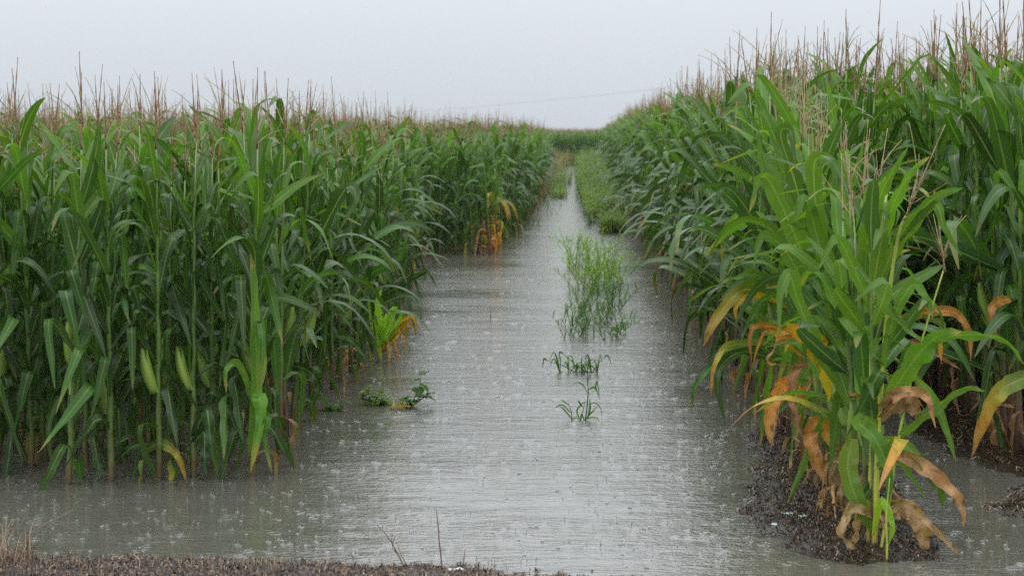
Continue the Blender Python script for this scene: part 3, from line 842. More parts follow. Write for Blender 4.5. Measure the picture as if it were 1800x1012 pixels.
HA([(1545, 500, .1), (1580, 420, 0), (1640, 350, -.1), (1692, 330, -.1)], .085, 'leaf_bright', tilt=.3, cup=.3)
HA([(1535, 420, .1), (1545, 350, 0), (1570, 300, -.1), (1596, 258, -.12)], .06, 'leaf_bright', tilt=.3)
HA([(1560, 430, .1), (1566, 370, 0), (1600, 305, -.1), (1634, 275, -.12)], .06, 'leaf_bright', tilt=.3)
HA([(1572, 430, 0), (1640, 360, -.1), (1660, 400, -.12), (1690, 450, -.12)], .05, 'leaf_bright', tilt=.4)
HA([(1620, 600, 0), (1575, 560, -.1), (1515, 480, -.12), (1495, 475, -.12)], .05, 'leaf_bright', tilt=.5)
HA([(1605, 660, 0), (1640, 700, -.05), (1665, 760, -.08), (1680, 810, -.08)], .05, 'leaf_bright', tilt=.2)
HA([(1535, 940, -.1), (1548, 880, -.16), (1568, 920, -.2), (1562, 958, -.2)], .045, 'leaf_lime')

# plants behind it get the coloured leaves seen in the photograph
near_right = sorted([(o.location.y, i, o) for i, o in roots if spots[i][2] in ('bright', 'right') and spots[i][4] == 'edge'], key=lambda q: q[0])
def at_y(y): return min(near_right, key=lambda q: abs(q[0] - y))[2]
B, C1, C2, D1 = at_y(10.3), at_y(11.2), at_y(12.0), at_y(12.8)
B['label'] = 'corn plant behind the nearest one, a wide bright yellow leaf bent left'
C1['label'] = 'corn plant with loosely curled orange leaves hanging over the mulch beside the water'
C2['label'] = 'corn plant whose green leaves with orange tips arch out low over the water'
D1['label'] = 'corn plant with a long broad yellow-tipped leaf over the water'
def HB(root, y, pts, W, m, **k): return hero_leaf(root, [(a, b, y + c) for a, b, c in pts], W, m, **k)
HB(B, 10.2, [(1462, 700, 0), (1450, 645, -.1), (1425, 600, -.2), (1385, 580, -.25), (1362, 590, -.3)], .125, 'leaf_yellow', cup=.3, wav=.3, tilt=.2)
HB(B, 10.2, [(1470, 790, 0), (1440, 745, -.1), (1424, 760, -.2), (1432, 800, -.25), (1452, 850, -.25)], .085, 'leaf_orange', cup=.4, wav=.4, blunt=True)
HB(B, 10.2, [(1478, 800, 0), (1462, 820, -.1), (1464, 870, -.15), (1470, 900, -.15)], .06, 'leaf_tan', cup=.8, wav=.5)
HB(B, 9.9, [(1500, 850, 0), (1485, 830, -.1), (1478, 870, -.15), (1486, 905, -.15)], .07, 'leaf_tan', cup=.8, wav=.5, twist=.8)
HB(C1, 11.2, [(1440, 640, 0), (1400, 645, -.1), (1392, 690, -.2), (1398, 730, -.25), (1410, 770, -.25)], .075, 'leaf_rust', cup=.5, wav=.5)
HB(C1, 11.2, [(1430, 620, 0), (1400, 590, -.15), (1372, 598, -.3), (1352, 635, -.35), (1392, 642, -.4)], .05, 'leaf_orange', cup=.4, wav=.5, twist=2)
HB(C1, 11.2, [(1440, 620, 0), (1395, 585, -.2), (1335, 572, -.3), (1318, 590, -.35), (1322, 640, -.35)], .045, 'leaf_orange', cup=.4, wav=.4)
HB(C1, 11.2, [(1430, 640, 0), (1375, 600, -.1), (1350, 580, -.2), (1335, 600, -.2), (1322, 645, -.2)], .035, 'leaf_orange', cup=.5, wav=.4)
HB(C1, 11.2, [(1420, 700, 0), (1385, 672, -.1), (1362, 700, -.2), (1352, 735, -.2), (1354, 778, -.2)], .085, 'leaf_orange', cup=.4, blunt=True, wav=.15)
HB(D1, 12.8, [(1395, 540, 0), (1350, 520, -.2), (1305, 510, -.5), (1262, 555, -.7), (1236, 608, -.8)], .12, 'leaf_turning', cup=.3)
HB(C2, 12.0, [(1390, 545, 0), (1355, 525, -.2), (1315, 522, -.3), (1293, 540, -.35), (1296, 570, -.35)], .05, 'leaf_yellow', cup=.4)
HB(C2, 12.0, [(1392, 610, 0), (1330, 602, -.2), (1275, 612, -.4), (1255, 650, -.5), (1250, 695, -.5)], .06, 'leaf_turning', cup=.5, twist=.6)
HB(C2, 12.0, [(1385, 640, 0), (1310, 618, -.2), (1270, 640, -.4), (1262, 680, -.5), (1275, 742, -.5)], .07, 'leaf_mid', cup=.5, twist=.6)
HB(D1, 12.9, [(1385, 640, 0), (1310, 600, -.2), (1255, 640, -.4), (1222, 680, -.5), (1217, 718, -.5)], .06, 'leaf_mid', cup=.5, twist=.6)
HB(D1, 12.8, [(1400, 520, 0), (1340, 485, -.2), (1290, 490, -.4), (1262, 500, -.5)], .07, 'leaf_bright', cup=.3, tilt=.8)
HB(C1, 11.4, [(1450, 560, 0), (1420, 500, -.2), (1400, 480, -.25), (1395, 540, -.3)], .06, 'leaf_bright', cup=.3)
HB(C1, 11.3, [(1440, 650, 0), (1418, 680, -.1), (1410, 720, -.15), (1405, 775, -.15)], .05, 'leaf_rust', cup=.9, wav=.4)
in_right = sorted([(abs(o.location.y - 12.6) + abs(o.location.x - 2.75), i, o) for i, o in roots if spots[i][2] == 'right' and spots[i][4] == 'in'], key=lambda q: q[0])
E1 = in_right[0][2]; E1['label'] = 'corn plant at the right with a broad orange-tipped leaf hanging low beside the dark litter'
E2 = in_right[3][2]; E2['label'] = 'corn plant behind the nearest one with a long orange leaf drooping at middle height'
HB(E1, 11.6, [(1830, 660, .2), (1790, 668, .1), (1755, 690, 0), (1728, 740, 0), (1708, 803, 0)], .13, 'leaf_turning', cup=.35, wav=.2)
HB(E1, 11.8, [(1775, 525, .2), (1755, 530, .1), (1742, 548, 0), (1753, 596, 0)], .075, 'leaf_orange', cup=.4)
HB(E2, 11.0, [(1545, 580, 0), (1590, 560, -.1), (1640, 547, -.2), (1682, 552, -.2), (1704, 590, -.2), (1706, 635, -.2)], .07, 'leaf_orange', cup=.4, wav=.3)
HB(E2, 11.0, [(1575, 600, 0), (1620, 603, 0), (1650, 625, 0), (1690, 650, 0)], .045, 'leaf_rust', cup=.6, wav=.4)
HB(E2, 11.0, [(1620, 555, -.2), (1655, 570, -.2), (1652, 600, -.2), (1655, 640, -.2)], .05, 'leaf_turning', cup=.5, wav=.4)

for k, (root, y, pts, W, m) in enumerate([
    (B, 10.4, [(1460, 560), (1442, 440), (1430, 300), (1446, 278), (1470, 300), (1462, 380)], .10, 'leaf_bright'),
    (B, 10.3, [(1500, 560), (1492, 420), (1480, 290), (1488, 274), (1497, 330)], .085, 'leaf_bright'),
    (C1, 11.2, [(1440, 520), (1400, 420), (1352, 318), (1330, 322), (1318, 372)], .11, 'leaf_bright'),
    (C1, 11.3, [(1425, 440), (1400, 330), (1372, 238), (1390, 232), (1398, 290)], .09, 'leaf_top'),
    (C2, 12.0, [(1430, 420), (1385, 300), (1340, 190), (1325, 160)], .085, 'leaf_top'),
    (C2, 12.2, [(1420, 360), (1400, 240), (1352, 150), (1330, 130)], .08, 'leaf_bright'),
    (B, 10.2, [(1500, 640), (1470, 540), (1440, 430), (1415, 350), (1395, 390)], .11, 'leaf_bright'),
    (B, 10.2, [(1500, 700), (1480, 600), (1478, 500), (1492, 420), (1500, 460), (1498, 560)], .10, 'leaf_mid'),
    (C1, 11.0, [(1450, 620), (1420, 520), (1380, 440), (1340, 415), (1325, 470)], .095, 'leaf_bright'),
    (D1, 12.7, [(1400, 520), (1350, 430), (1300, 350), (1270, 330), (1258, 365)], .10, 'leaf_mid'),
    (D1, 12.8, [(1400, 480), (1330, 400), (1262, 330), (1222, 335)], .09, 'leaf_mid'),
    (B, 9.9, [(1520, 700), (1500, 600), (1520, 490), (1545, 400), (1560, 370)], .11, 'leaf_bright'),
    (B, 9.8, [(1515, 720), (1520, 620), (1548, 530), (1555, 440), (1540, 390)], .095, 'leaf_mid'),
    (C1, 10.8, [(1470, 640), (1450, 520), (1462, 420), (1500, 330), (1520, 240)], .10, 'leaf_top'),
    (B, 9.8, [(1500, 720), (1440, 620), (1400, 520), (1388, 480), (1372, 520), (1370, 590)], .085, 'leaf_bright'),
    (C2, 12.0, [(1460, 380), (1470, 280), (1462, 190), (1452, 140)], .085, 'leaf_top')]):
    hero_leaf(root, [(a, b, y - .05 * j) for j, (a, b) in enumerate(pts)], W, m, tilt=.35 * math.sin(k * 2.3), cup=.35, wav=.3, seedv=k, twist=.4 * math.cos(k * 1.7))

le = sorted([(o.location.y, i, o) for i, o in roots if spots[i][4] == 'edge' and spots[i][0] < .5 and o.location.y < 22], key=lambda q: q[0])
def le_at(y): return min(le, key=lambda q: abs(q[0] - y))[2]
for k, (yy, pts, W, m) in enumerate([
    (17.6, [(620, 520), (655, 480), (700, 455), (718, 405)], .10, 'leaf_mid'), (17.8, [(640, 530), (690, 510), (735, 482), (752, 478), (768, 505)], .07, 'leaf_dark'),
    (17.2, [(640, 560), (680, 530), (720, 520), (738, 545), (740, 568)], .07, 'leaf_dark'), (15.6, [(560, 610), (590, 590), (620, 600), (648, 640)], .07, 'leaf_mid'),
    (13.6, [(500, 600), (540, 545), (590, 545), (630, 590)], .05, 'leaf_mid'), (14.2, [(530, 480), (580, 380), (610, 330), (625, 345), (600, 400)], .11, 'leaf_dark'),
    (13.4, [(500, 640), (540, 650), (560, 680), (545, 720)], .08, 'leaf_dark'), (16.4, [(590, 470), (640, 420), (680, 440), (700, 490)], .09, 'leaf_dark')]):
    root = le_at(yy); hero_leaf(root, [(a, b, root.location.y - .06 * j) for j, (a, b) in enumerate(pts)], W, m, tilt=.5 * math.sin(k * 2.1), cup=.35, wav=.25, seedv=k + 3, twist=.5 * math.cos(k))

# details on the front row of the left block
fr = {i: o for i, o in roots if i < 8}
def ear_at(root, px, py, Y, tx, ty, s=1.0):
    a = P(px, py, Y); d = (P(tx, ty, Y) - a); inv = Matrix.LocRotScale(root.location, root.rotation_euler, root.scale).inverted()
    e = link('ear', EAR, root)
    e.matrix_local = inv @ (Matrix.Translation(a) @ d.to_track_quat('Z', 'X').to_matrix().to_4x4() @ Matrix.Scale(d.length / .27 * s, 4))
    link('silk', SILK, e)
Yf = 11.2
ear_at(fr[3], 125, 640, Yf, 124, 555); ear_at(fr[3], 134, 655, Yf, 146, 598, .9)
ear_at(fr[4], 192, 725, Yf, 166, 632); ear_at(fr[5], 283, 655, Yf, 296, 578)
HB(fr[5], Yf, [(255, 790, 0), (285, 780, -.1), (312, 800, -.15), (328, 845, -.15)], .07, 'leaf_turning', cup=.4)
HB(fr[4], Yf, [(200, 815, 0), (225, 790, -.1), (250, 778, -.1), (262, 782, -.1)], .045, 'leaf_mid', cup=.4)
HB(fr[3], Yf, [(124, 770, 0), (105, 700, -.1), (85, 760, -.15), (100, 852, -.15)], .05, 'leaf_mid', cup=.4)
HB(fr[3], Yf, [(124, 812, 0), (132, 820, -.05), (140, 838, -.08), (142, 850, -.1)], .05, 'leaf_turning', cup=.7)
Fc = fr[7]
HB(Fc, Yf, [(443, 780, 0), (452, 690, -.05), (450, 600, -.1), (447, 500, -.1), (440, 440, -.1)], .085, 'leaf_bright', cup=.5, wav=.2)
HB(Fc, Yf, [(443, 800, 0), (455, 700, -.08), (458, 740, -.12), (440, 830, -.15)], .10, 'leaf_bright', cup=.4, wav=.2)
HB(Fc, Yf, [(445, 680, 0), (462, 600, -.05), (458, 565, -.1), (462, 610, -.15), (455, 690, -.15)], .075, 'leaf_mid', cup=.5)
HB(Fc, Yf, [(445, 700, 0), (420, 640, -.1), (398, 650, -.15), (398, 690, -.15)], .05, 'leaf_bright', cup=.4)
HB(Fc, Yf, [(448, 745, 0), (470, 730, -.1), (466, 770, -.12), (478, 832, -.15)], .06, 'leaf_mid', cup=.5)
HB(fr[6], Yf, [(340, 770, 0), (362, 720, -.05), (370, 770, -.1), (382, 832, -.12)], .08, 'leaf_dark', cup=.5)
HB(fr[6], Yf, [(340, 780, 0), (358, 760, -.05), (360, 800, -.1), (362, 838, -.12)], .08, 'leaf_dark', cup=.5)

# ------------------------------------------------------------ stunted yellow plant, weeds, grasses
def fan_plant():
    b = G(668, 633); root = empty('young_corn_plant', b, 'stunted yellow-green corn plant with upright fan of leaves at the left water edge', 'corn plant')
    v, f, u = tube([(0, 0, -.05), (0, 0, .08), (.01, 0, .2), (.015, 0, .32)], [.018, .017, .013, .006], 7); link('stalk', Geo().add(v, f, u, 'stalk_yellow').mesh('stalk'), root)
    y = b.y
    for pts, W, m in [([(668, 620), (660, 580), (652, 540), (650, 520)], .085, 'leaf_lime'), ([(668, 610), (676, 570), (690, 545), (700, 540)], .075, 'leaf_lime'),
                      ([(668, 615), (668, 570), (664, 530), (672, 505)], .08, 'leaf_lime'), ([(668, 618), (690, 590), (710, 570), (718, 566), (732, 585)], .06, 'leaf_yellow'),
                      ([(668, 622), (686, 600), (705, 580), (716, 572)], .06, 'leaf_yellow'), ([(667, 612), (648, 585), (640, 560), (632, 590)], .05, 'leaf_lime'),
                      ([(672, 622), (690, 600), (698, 615), (700, 640)], .05, 'leaf_rust'), ([(676, 620), (684, 604), (685, 625), (684, 640)], .06, 'leaf_tan'),
                      ([(690, 590), (705, 585), (714, 605), (718, 632)], .03, 'leaf_rust'), ([(668, 612), (684, 572), (694, 548), (712, 552)], .07, 'leaf_lime'), ([(668, 614), (682, 596), (700, 566), (708, 548)], .07, 'leaf_lime'), ([(667, 616), (655, 590), (645, 575), (640, 560)], .06, 'leaf_lime'), ([(670, 618), (700, 575), (724, 556), (738, 590)], .05, 'leaf_yellow')]:
        hero_leaf(root, [(a, c, y - .02 * i) for i, (a, c) in enumerate(pts)], W, m, cup=.4)
fan_plant()

def flat_leaf(px, py, L_, W_, m, label, rot):
    v, f, u = leaf_shape(L_, W_, R(8), R(-12), .5, .4, cup0=.4, cup1=.3, wav=.4, seed=3, n=9)
    o = link('fallen_leaf', Geo().add(v, f, u, m).mesh('fallen_leaf'), None, G(px, py, .012), label=label, category='leaf'); o.rotation_euler.z = rot
flat_leaf(684, 716, .16, .12, 'leaf_yellow', 'yellow leaf lying between the two weeds on the water', .2)
flat_leaf(622, 642, .12, .05, 'leaf_rust', 'curled orange brown leaf floating beside the stunted yellow plant', .1)

def blade(g, p, az, L_, W_, el0, el1, m, rd, n=7, sk=.6, ws=.3):
    v, f, u = leaf_shape(L_, W_, el0, el1, sk, ws, sway=.3, cup0=.5, cup1=.3, wav=.1, seed=int(rd * 99), n=n)
    # thin blades need only two strips
    g.add(v, f, u, m, rd, Matrix.Translation(p) @ Matrix.Rotation(az, 4, 'Z'))

def grass_tuft(name, base, h, spread, nst, m, label, seedv, leafy=6, el=(35, 85), blade_len=.13, blade_w=.008, group=None):
    """several leaning stems, each set with narrow blades"""
    rr = random.Random(seedv); root = empty(name, base, label, 'weed', group); 
    gs = Geo(); gl = Geo()
    for i in range(nst):
        a = rr.uniform(0, 6.28); e = R(rr.uniform(*el)); L_ = h * rr.uniform(.6, 1.1)
        b0 = Vector((rr.uniform(-1, 1) * spread, rr.uniform(-1, 1) * spread, -.03))
        d = Vector((math.cos(a) * math.cos(e), math.sin(a) * math.cos(e), math.sin(e)))
        pts = [b0 + d * (L_ * s) + Vector((0, 0, L_ * .18 * math.sin(s * 2.6))) for s in (0, .25, .5, .75, 1)]
        v, f, u = tube(pts, [.0032, .003, .0025, .002, .001], 4); gs.add(v, f, u, m, rr.random())
        for k in range(leafy):
            s = (k + .6) / leafy; q = pts[0].lerp(pts[-1], s); q = b0 + d * (L_ * s) + Vector((0, 0, L_ * .18 * math.sin(s * 2.6)))
            blade(gl, q, a + rr.choice((-1, 1)) * rr.uniform(.2, 2.2), blade_len * rr.uniform(.6, 1.3), blade_w * rr.uniform(.8, 1.3), R(rr.uniform(20, 75)), R(rr.uniform(-60, 20)), m, rr.random(), n=6)
    link('stem', gs.mesh('stem'), root, kind='stuff'); link('blades', gl.mesh('blades'), root, kind='stuff')
    return root
W1 = G(1028, 738)
def single_grass():
    root = empty('grass_weed', W1, 'sparse little grass weed standing alone in the water, nearest of the track weeds', 'weed')
    y = W1.y; g = Geo()
    inv = Matrix.Translation(-W1)
    def st(pts, rad=.003):
        v, f, u = tube([P(a, b, y) - W1 for a, b in pts], [rad] * (len(pts) - 1) + [rad * .4], 4); link('stem', Geo().add(v, f, u, 'weed').mesh('stem'), root)
    st([(1028, 745), (1032, 715), (1034, 690), (1033, 668)], .004); st([(1006, 742), (1004, 722), (999, 708)]); st([(1020, 742), (1024, 725), (1028, 706)])
    for i, (pts, W) in enumerate([([(1003, 725), (990, 712), (980, 713), (976, 718)], .012), ([(1005, 736), (990, 718), (982, 714)], .012), ([(1000, 712), (990, 705), (984, 702)], .012), ([(1028, 740), (1022, 728), (1018, 742)], .012),
                    ([(1033, 690), (1024, 676), (1014, 672), (1006, 678)], .008), ([(1034, 685), (1044, 680), (1050, 688), (1054, 702)], .016), ([(1046, 686), (1048, 675), (1050, 672), (1055, 702)], .014),
                    ([(1033, 672), (1033, 666), (1034, 664), (1030, 680)], .012), ([(1030, 735), (1042, 722), (1051, 712)], .012), ([(1028, 738), (1040, 733), (1050, 735), (1054, 742)], .01),
                    ([(1034, 712), (1046, 708), (1056, 718), (1058, 738)], .009), ([(1033, 735), (1037, 715), (1036, 700)], .02), ([(1024, 715), (1018, 706), (1016, 704)], .014), ([(1004, 738), (1012, 734), (1018, 737)], .009),
                    ([(1020, 738), (1014, 722), (1024, 708), (1032, 706)], .014)]):
        hero_leaf(root, [(a, b, y) for a, b in pts], W, 'weed', cup=.3, wav=.1, tilt=.3 * (i % 3 - 1))
single_grass()
def row_grass():
    b = G(1030, 654); root = empty('grass_weed', b, 'low spreading grass weed with arching blades, second from the front in the track', 'weed'); y = b.y
    rr = random.Random(3); gs = Geo()
    for x0 in (985, 1000, 1012, 1022, 1032, 1040, 1050):
        for k in range(3):
            x1 = x0 + rr.uniform(-28, 26); hh = rr.uniform(12, 38)
            pts = [(x0, 657), (x0 + (x1 - x0) * .4, 657 - hh * .7), (x0 + (x1 - x0) * .8, 657 - hh), (x1 + (x1 - x0) * .3, 657 - hh * rr.uniform(.2, .9))]
            hero_leaf(root, [(a, c, y + rr.uniform(-.1, .1)) for a, c in pts], rr.uniform(.01, .02), 'weed', cup=.3, wav=.1, tilt=rr.uniform(-.4, .4))
    for (xa, ya, xb, yb) in [(1015, 656, 962, 634), (1040, 656, 1062, 628), (1060, 655, 990, 657), (1022, 655, 990, 622)]:
        v, f, u = tube([P(xa, ya, y) - b, P((xa + xb) / 2, (ya + yb) / 2 - 3, y) - b, P(xb, yb, y) - b], [.0035, .003, .0015], 4); link('stem', Geo().add(v, f, u, 'weed').mesh('stem'), root)
        hero_leaf(root, [(xb, yb, y), (xb + (6 if xb > 1020 else -6), yb - 3, y), (xb + (14 if xb > 1020 else -8), yb + 14, y)], .016, 'weed', cup=.3)
row_grass()
grass_tuft('grass_weed', G(1040, 592), .26, .3, 22, 'weed', 'dark green grass weed fringing the front of the tall bright clump', 8, leafy=7, el=(25, 80), blade_w=.012)
grass_tuft('grass_weed', G(1030, 566), .34, .28, 24, 'weed', 'mid green grass weed leaning left with its narrow blades over the water', 9, leafy=7, el=(25, 80), blade_w=.013)
grass_tuft('grass_weed', G(1050, 545), .36, .26, 28, 'weed', 'dense green grass weed in the middle of the track clump', 10, leafy=8, el=(30, 85), blade_w=.011)
grass_tuft('grass_weed', G(1042, 508), .5, .22, 40, 'weed_bright', 'tall bright yellow-green grass weed, fullest of the track clump', 12, leafy=9, el=(30, 85), blade_w=.013)
grass_tuft('grass_weed', G(1066, 500), .42, .24, 28, 'weed_bright', 'bright grass weed on the right side of the track clump', 13, leafy=9, el=(30, 85), blade_w=.013)
grass_tuft('grass_weed', G(1036, 470), .55, .34, 50, 'weed_bright', 'bright green grass weed at the back of the track clump', 14, leafy=9, el=(30, 85), blade_w=.013)

def broad_leaf(g, p, az, el, L_, m, rd):
    """ovate cupped leaf"""
    n = 7; C = []; side = []; nr = []; wd = []
    for i in range(n):
        s = i / (n - 1); C.append(Vector((s * L_, 0, -.25 * L_ * s * s))); side.append(Vector((0, 1, 0))); nr.append(Vector((0, 0, 1))); wd.append(L_ * .95 * (math.sin(math.pi * min(1, (s * .93 + .05)) ** .7) + .02))
    v, f, u = ribbon(C, wd, side, nr, [.3] * n, 4, .15, rd * 6)
    g.add(v, f, u, m, rd, Matrix.Translation(p) @ Matrix.Rotation(az, 4, 'Z') @ Matrix.Rotation(-el, 4, 'Y'))
def broad_weed(base, stems, label, seedv, m='weed', Ls=(.06, .10)):
    rr = random.Random(seedv); root = empty('broadleaf_weed', base, label, 'weed')
    for st in stems:
        pts = [P(a, b, base.y) - base for a, b in st[:-1]]; v, f, u = tube(pts, [.0035] * (len(pts) - 1) + [.002], 5)
        link('stem', Geo().add(v, f, u, m).mesh('stem'), root)
        for k in range(st[-1]):
            s = 1 - k / max(1, st[-1]); t = s * (len(pts) - 1); q = min(int(t), len(pts) - 2); p = pts[q].lerp(pts[q + 1], t - q)
            g = Geo(); broad_leaf(g, Vector((0, 0, 0)), rr.uniform(0, 6.28), R(rr.uniform(-35, 40)), rr.uniform(*Ls), m, rr.random())
            o = link('leaf', g.mesh('leaf'), root); o.location = p
    return root
broad_weed(G(725, 715), [[(720, 718), (728, 700), (738, 680), (740, 660), 8], [(722, 718), (712, 702), (700, 700), 5], [(722, 718), (742, 700), (752, 694), 5], [(722, 716), (728, 706), (735, 700), 4]], 'broadleaf weed with a thin upright sprig, farthest out in the water on the left', 1)
broad_weed(G(655, 712), [[(655, 722), (650, 700), (645, 680), 9], [(655, 722), (662, 700), (668, 690), 9], [(655, 722), (675, 710), (680, 704), 7], [(655, 722), (640, 705), (636, 695), 7], [(668, 724), (676, 716), (672, 706), 6]], 'low bushy broadleaf weed in the water, between the two others', 2, 'weed_soft', (.05, .095))
broad_weed(G(588, 722), [[(590, 728), (582, 712), (570, 700), (560, 692), 6], [(590, 728), (586, 720), (578, 716), 4], [(590, 728), (602, 716), (605, 706), 4]], 'small broadleaf weed with reddish stem beside the left corn edge', 3, 'weed', (.04, .08))
broad_weed(G(1090, 586), [[(1090, 587), (1086, 578), (1081, 575), 2], [(1090, 587), (1094, 572), (1098, 567), 2]], 'tiny weed with two round leaves, right of the grass clump', 4, 'weed', (.07, .1))
o = grass_tuft('grass_weed', G(925, 402), .3, .3, 9, 'weed', 'sparse thin weed standing in the far water near the left corn edge', 21, leafy=4, el=(50, 85), blade_w=.014)
o = grass_tuft('grass_weed', G(968, 378), .45, .15, 8, 'weed', 'sparse thin weed standing in the middle of the far water', 22, leafy=4, el=(60, 85), blade_w=.016)
o = grass_tuft('grass_weed', G(912, 428), .14, .25, 8, 'weed', 'low thin weed in the far water, nearest to the left corn edge', 23, leafy=4, el=(40, 75), blade_w=.012)
b = G(862, 560); g = Geo()
v, f, u = tube([(0, 0, -.03), (.003, 0, .05), (-.004, 0, .12)], [.005, .004, .002], 5); g.add(v, f, u, 'twig')
v, f, u = tube([(0, 0, .03), (.012, 0, .045)], [.003, .001], 4); g.add(v, f, u, 'twig')
link('twig', g.mesh('twig'), None, b, label='short dark twig sticking up alone from the open water', category='twig')

# tall soft weeds along both sides of the far track
def weed_mass(name, zone, count, hs, m, label, seedv, bl=.22, bw=.02):
    rr = random.Random(seedv); g = Geo()
    for i in range(count):
        y = zone[0] + (zone[1] - zone[0]) * rr.random() ** 1.25; x0, x1 = zone[2](y); x = rr.uniform(x0 + .25 * nz(0, y, .35, seedv), x1); h = rr.uniform(*hs) * min(1, .35 + (y - zone[0]) * .05) * (.55 + .9 * abs(nz(x, y * .25, .9, seedv)) ** .5)
        if nz(x, y * .3, 1.3, seedv + 5) < -.08: continue
        a = rr.uniform(0, 6.28); lean = rr.uniform(.05, .3)
        top = Vector((x + math.cos(a) * lean * h, y + math.sin(a) * lean * h, h)); b0 = Vector((x, y, -.02))
        v, f, u = tube([b0, b0.lerp(top, .5), top], [.006, .005, .002], 3); g.add(v, f, u, m, rr.random())
        for k in range(7):
            s = rr.uniform(.12, 1); p = b0.lerp(top, s); az = rr.uniform(0, 6.28); e = rr.uniform(.1, 1.2); L_ = bl * rr.uniform(.6, 1.2)
            d = Vector((math.cos(az) * math.cos(e), math.sin(az) * math.cos(e), math.sin(e))); sd = Vector((-math.sin(az), math.cos(az), 0)) * bw * .5
            q = p + d * L_ * .55; e2 = p + d * L_ + Vector((0, 0, -L_ * .3))
            g.add([p, q - sd, q + sd, e2], [(0, 1, 3, 2)], [(0.5, 0), (0, .5), (1, .5), (.5, 1)], m, rr.random())
    link(name, g.mesh(name), kind='stuff', label=label, category='weeds')
weed_mass('tall_weeds', (38.5, 112, lambda y: (np.interp(y, [38, 45, 60, 110], [.38, .1, -.1, -.15]), np.interp(y, [38, 50, 110], [.85, 1.15, 1.4]))), 3200, (.5, 1.15), 'weed_soft', 'tall soft green weeds filling the right side of the far track', 31)
weed_mass('side_weeds', (50, 115, lambda y: (-1.9, np.interp(y, [50, 60, 80, 110], [-1.0, -.9, -.85, -.6]))), 1100, (.5, 1.0), 'weed_brown', 'yellowish brown weeds along the left side of the far track', 32)
weed_mass('far_bush', (104, 114, lambda y: (-1.6, 1.4)), 420, (.8, 1.4), 'weed_brown', 'brownish undergrowth closing the far end of the flooded track', 33)
weed_mass('middle_weeds', (58, 78, lambda y: (-.95, -.35)), 420, (.25, .75), 'weed_soft', 'thin strip of weeds in the far water between the two sides', 34)

# near shore: dry grasses and twigs
def twig(pts, rad, label, branches=(), m='twig', y=None, name='dry_twig'):
    b = G(*pts[0], .0); root = Geo(); y = b.y
    q = [P(a, c, y) - b for a, c in pts]; v, f, u = tube(q, [rad * (1 - .6 * i / len(q)) for i in range(len(q))], 5); root.add(v, f, u, m)
    for br in branches:
        q = [P(a, c, y) - b for a, c in br]; v, f, u = tube(q, [rad * .6, rad * .5, rad * .3][:len(q)], 4); root.add(v, f, u, m)
    # seed nodes along the stem
    rr = random.Random(int(pts[0][0]))
    return link(name, root.mesh(name), None, b, label=label, category='twig')
twig([(778, 1012), (776, 985), (772, 950), (770, 920), (767, 896)], .004, 'tall straight dry stem rising from the near shore by the pale scrap')
twig([(712, 998), (702, 978), (690, 955), (676, 935), (662, 922)], .0035, 'branched dry stem leaning left on the near shore', [[(690, 955), (694, 945), (686, 936)], [(704, 980), (690, 962), (688, 940)], [(715, 992), (705, 975), (696, 950)]])
twig([(812, 1006), (814, 990), (818, 965)], .0035, 'short dry stem on the near shore, right of the tall straight one')
twig([(135, 1008), (125, 985), (110, 960), (96, 938)], .004, 'dark bent dry stem near the left end of the near shore', [[(125, 985), (118, 965), (122, 950)]])
twig([(145, 1005), (140, 985), (137, 965)], .003, 'short dark upright twig next to the bent dry stem')
twig([(30, 990), (48, 940), (80, 920), (110, 905), (128, 896)], .0022, 'pale thin arching stem at the left end of the shore', [[(62, 932), (70, 915), (50, 908)], [(88, 916), (100, 922), (118, 918)]], 'straw')
twig([(318, 1000), (325, 960), (342, 912)], .0012, 'hair-thin dry stem slanting over the water at the left shore', (), 'straw')
twig([(870, 1010), (869, 985), (867, 965)], .0012, 'hair-thin short stem on the near shore, rightmost of the dry stems', (), 'straw')
def dry_grass(px0, px1, py, n, hs, label, seedv):
    rr = random.Random(seedv); g = Geo()
    for i in range(n):
        p = G(rr.uniform(px0, px1), rr.uniform(py - 12, py + 14), 0); p.z = max(0, bank_z(p.x, p.y)) - .005
        blade(g, p, rr.uniform(0, 6.28), rr.uniform(*hs), .0035, R(rr.uniform(45, 85)), R(rr.uniform(-10, 60)), 'straw', rr.random(), n=6)
    link('dry_grass', g.mesh('dry_grass'), kind='stuff', label=label, category='grass')
dry_grass(-40, 60, 995, 130, (.08, .28), 'tuft of dry pale grass in the bottom left corner', 41)
dry_grass(60, 900, 1004, 260, (.02, .07), 'short dry grass blades along the near shore', 42)

# ------------------------------------------------------------ cable
g = Geo(); pts = []
a, b = P(700, 198, 190), P(1320, 137, 150)
for i in range(31):
    s = -.15 + 1.16 * i / 30; p = a.lerp(b, s); p.z += .9 * ((s - .5) ** 2 - .25); pts.append(p)
v, f, u = tube(pts, [.013] * 31, 5); g.add(v, f, u, 'cable')
link('overhead_cable', g.mesh('overhead_cable'), label='thin grey overhead cable crossing the pale sky above the corn', category='cable')

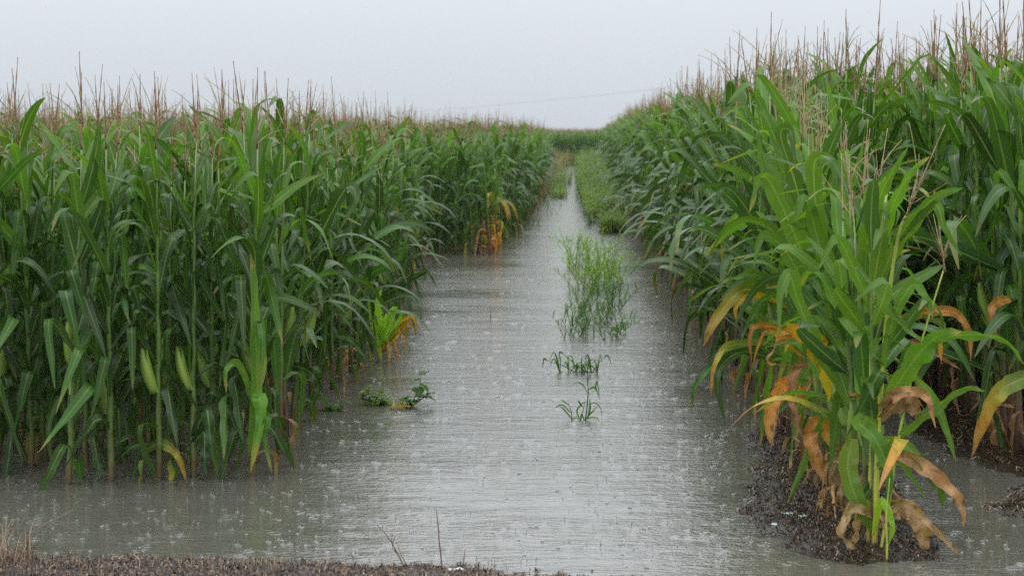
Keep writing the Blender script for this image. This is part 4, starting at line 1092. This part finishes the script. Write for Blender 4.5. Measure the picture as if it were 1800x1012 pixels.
# ------------------------------------------------------------ rain
def on_water(rr):
    while True:
        px, py = rr.uniform(0, 1800), 470 + 530 * rr.random() ** .8
        p = G(px, py, 0)
        if p.x < edge_left(p.y) + .05 and p.y > 11.4: 
            if rr.random() < .93: continue
        if p.x > 1.2 and p.y > 9.8 and rr.random() < .7: continue
        if p.y < shore(p.x) + .05 or isl[0][0](p.x, p.y) > -.01 if p.x > .8 and p.y < 14 else p.y < shore(p.x) + .05: continue
        return p
g = Geo(); rr = random.Random(77)
def ball(c, rad, zs=1.0, half=False):
    vs = []; fs = []; nr, ns = 4, 7
    for j in range(nr + 1):
        th = (math.pi / 2 if half else math.pi) * j / nr
        for i in range(ns): vs.append((c[0] + rad * math.sin(th) * math.cos(6.283 * i / ns), c[1] + rad * math.sin(th) * math.sin(6.283 * i / ns), c[2] + rad * zs * math.cos(th)))
    for j in range(nr):
        for i in range(ns): fs.append((j * ns + i, (j + 1) * ns + i, (j + 1) * ns + (i + 1) % ns, j * ns + (i + 1) % ns))
    g.add(vs, fs, None, 'splash')
def ring(c, rad, w, h):
    n = 18; vs = []
    for k, (dr, dz) in enumerate(((-w, -.001), (0, h), (w, -.001))):
        for i in range(n): vs.append((c[0] + (rad + dr) * math.cos(6.283 * i / n), c[1] + (rad + dr) * math.sin(6.283 * i / n), dz))
    fs = [(k * n + i, k * n + (i + 1) % n, (k + 1) * n + (i + 1) % n, (k + 1) * n + i) for k in range(2) for i in range(n)]
    g.add(vs, fs, None, 'water')
for i in range(1100):
    p = on_water(rr); q = rr.random()
    s = rr.uniform(.4, 1.0)
    if q < .45:
        H_ = .015 * s * rr.uniform(.5, 2.0)
        v, f, u = tube([(p.x, p.y, -.002), (p.x, p.y, .004), (p.x, p.y, H_)], [.009 * s, .003 * s, .0017 * s], 5); g.add(v, f, u, 'splash')
        if rr.random() < .5: ball((p.x, p.y, H_ + .006), .003 * s)
        ring(p, .016 * s, .003, .0016)
    elif q < .65:
        ball((p.x, p.y, 0), .011 * s, .8, True)
    else:
        ring(p, rr.uniform(.012, .035), .003, .0014)
        for k in range(rr.randrange(1, 5)):
            ball((p.x + rr.uniform(-.03, .03), p.y + rr.uniform(-.03, .03), rr.uniform(0, .02)), rr.uniform(.0015, .003))
link('raindrop_splashes', g.mesh('raindrop_splashes'), kind='stuff', label='small splashes, bubbles and rings of raindrops on the flood water', category='splashes')
g = Geo()
for i in range(500):
    y = rr.uniform(9, 20); x = rr.uniform(-.3 * y, .25 * y); z = rr.uniform(.1, 2.8)
    rad = rr.uniform(.0008, .0014); v, f, u = tube([(x, y, z), (x + .001, y, z + .004), (x + .0015, y, z + .008)], [rad * .4, rad, rad * .3], 4); g.add(v, f, u, 'splash')
link('falling_rain', g.mesh('falling_rain'), kind='stuff', label='raindrops falling across the whole field', category='rain')

# ------------------------------------------------------------ wet air
HAZE = True
if HAZE:
    hm = bpy.data.materials.new('wet_air'); hm.use_nodes = True; n = hm.node_tree.nodes; l = hm.node_tree.links; n.clear()
    o = n.new('ShaderNodeOutputMaterial'); pv = n.new('ShaderNodeVolumePrincipled'); pv.inputs['Density'].default_value = .00016
    pv.inputs['Color'].default_value = (.9, .93, .96, 1); l.new(pv.outputs[0], o.inputs['Volume'])
    x0, x1, y0, y1, z0, z1 = -360, 360, -70, 420, -1.4, 14
    V = [(x, y, z) for x in (x0, x1) for y in (y0, y1) for z in (z0, z1)]
    F = [(0, 1, 3, 2), (4, 6, 7, 5), (0, 4, 5, 1), (2, 3, 7, 6), (0, 2, 6, 4), (1, 5, 7, 3)]
    me = bpy.data.meshes.new('haze'); me.from_pydata(V, [], F); me.materials.append(hm)
    link('haze', me, kind='stuff', label='thin grey rain haze over the field', category='haze')
print('plants', len(spots), 'objects', len(bpy.data.objects))
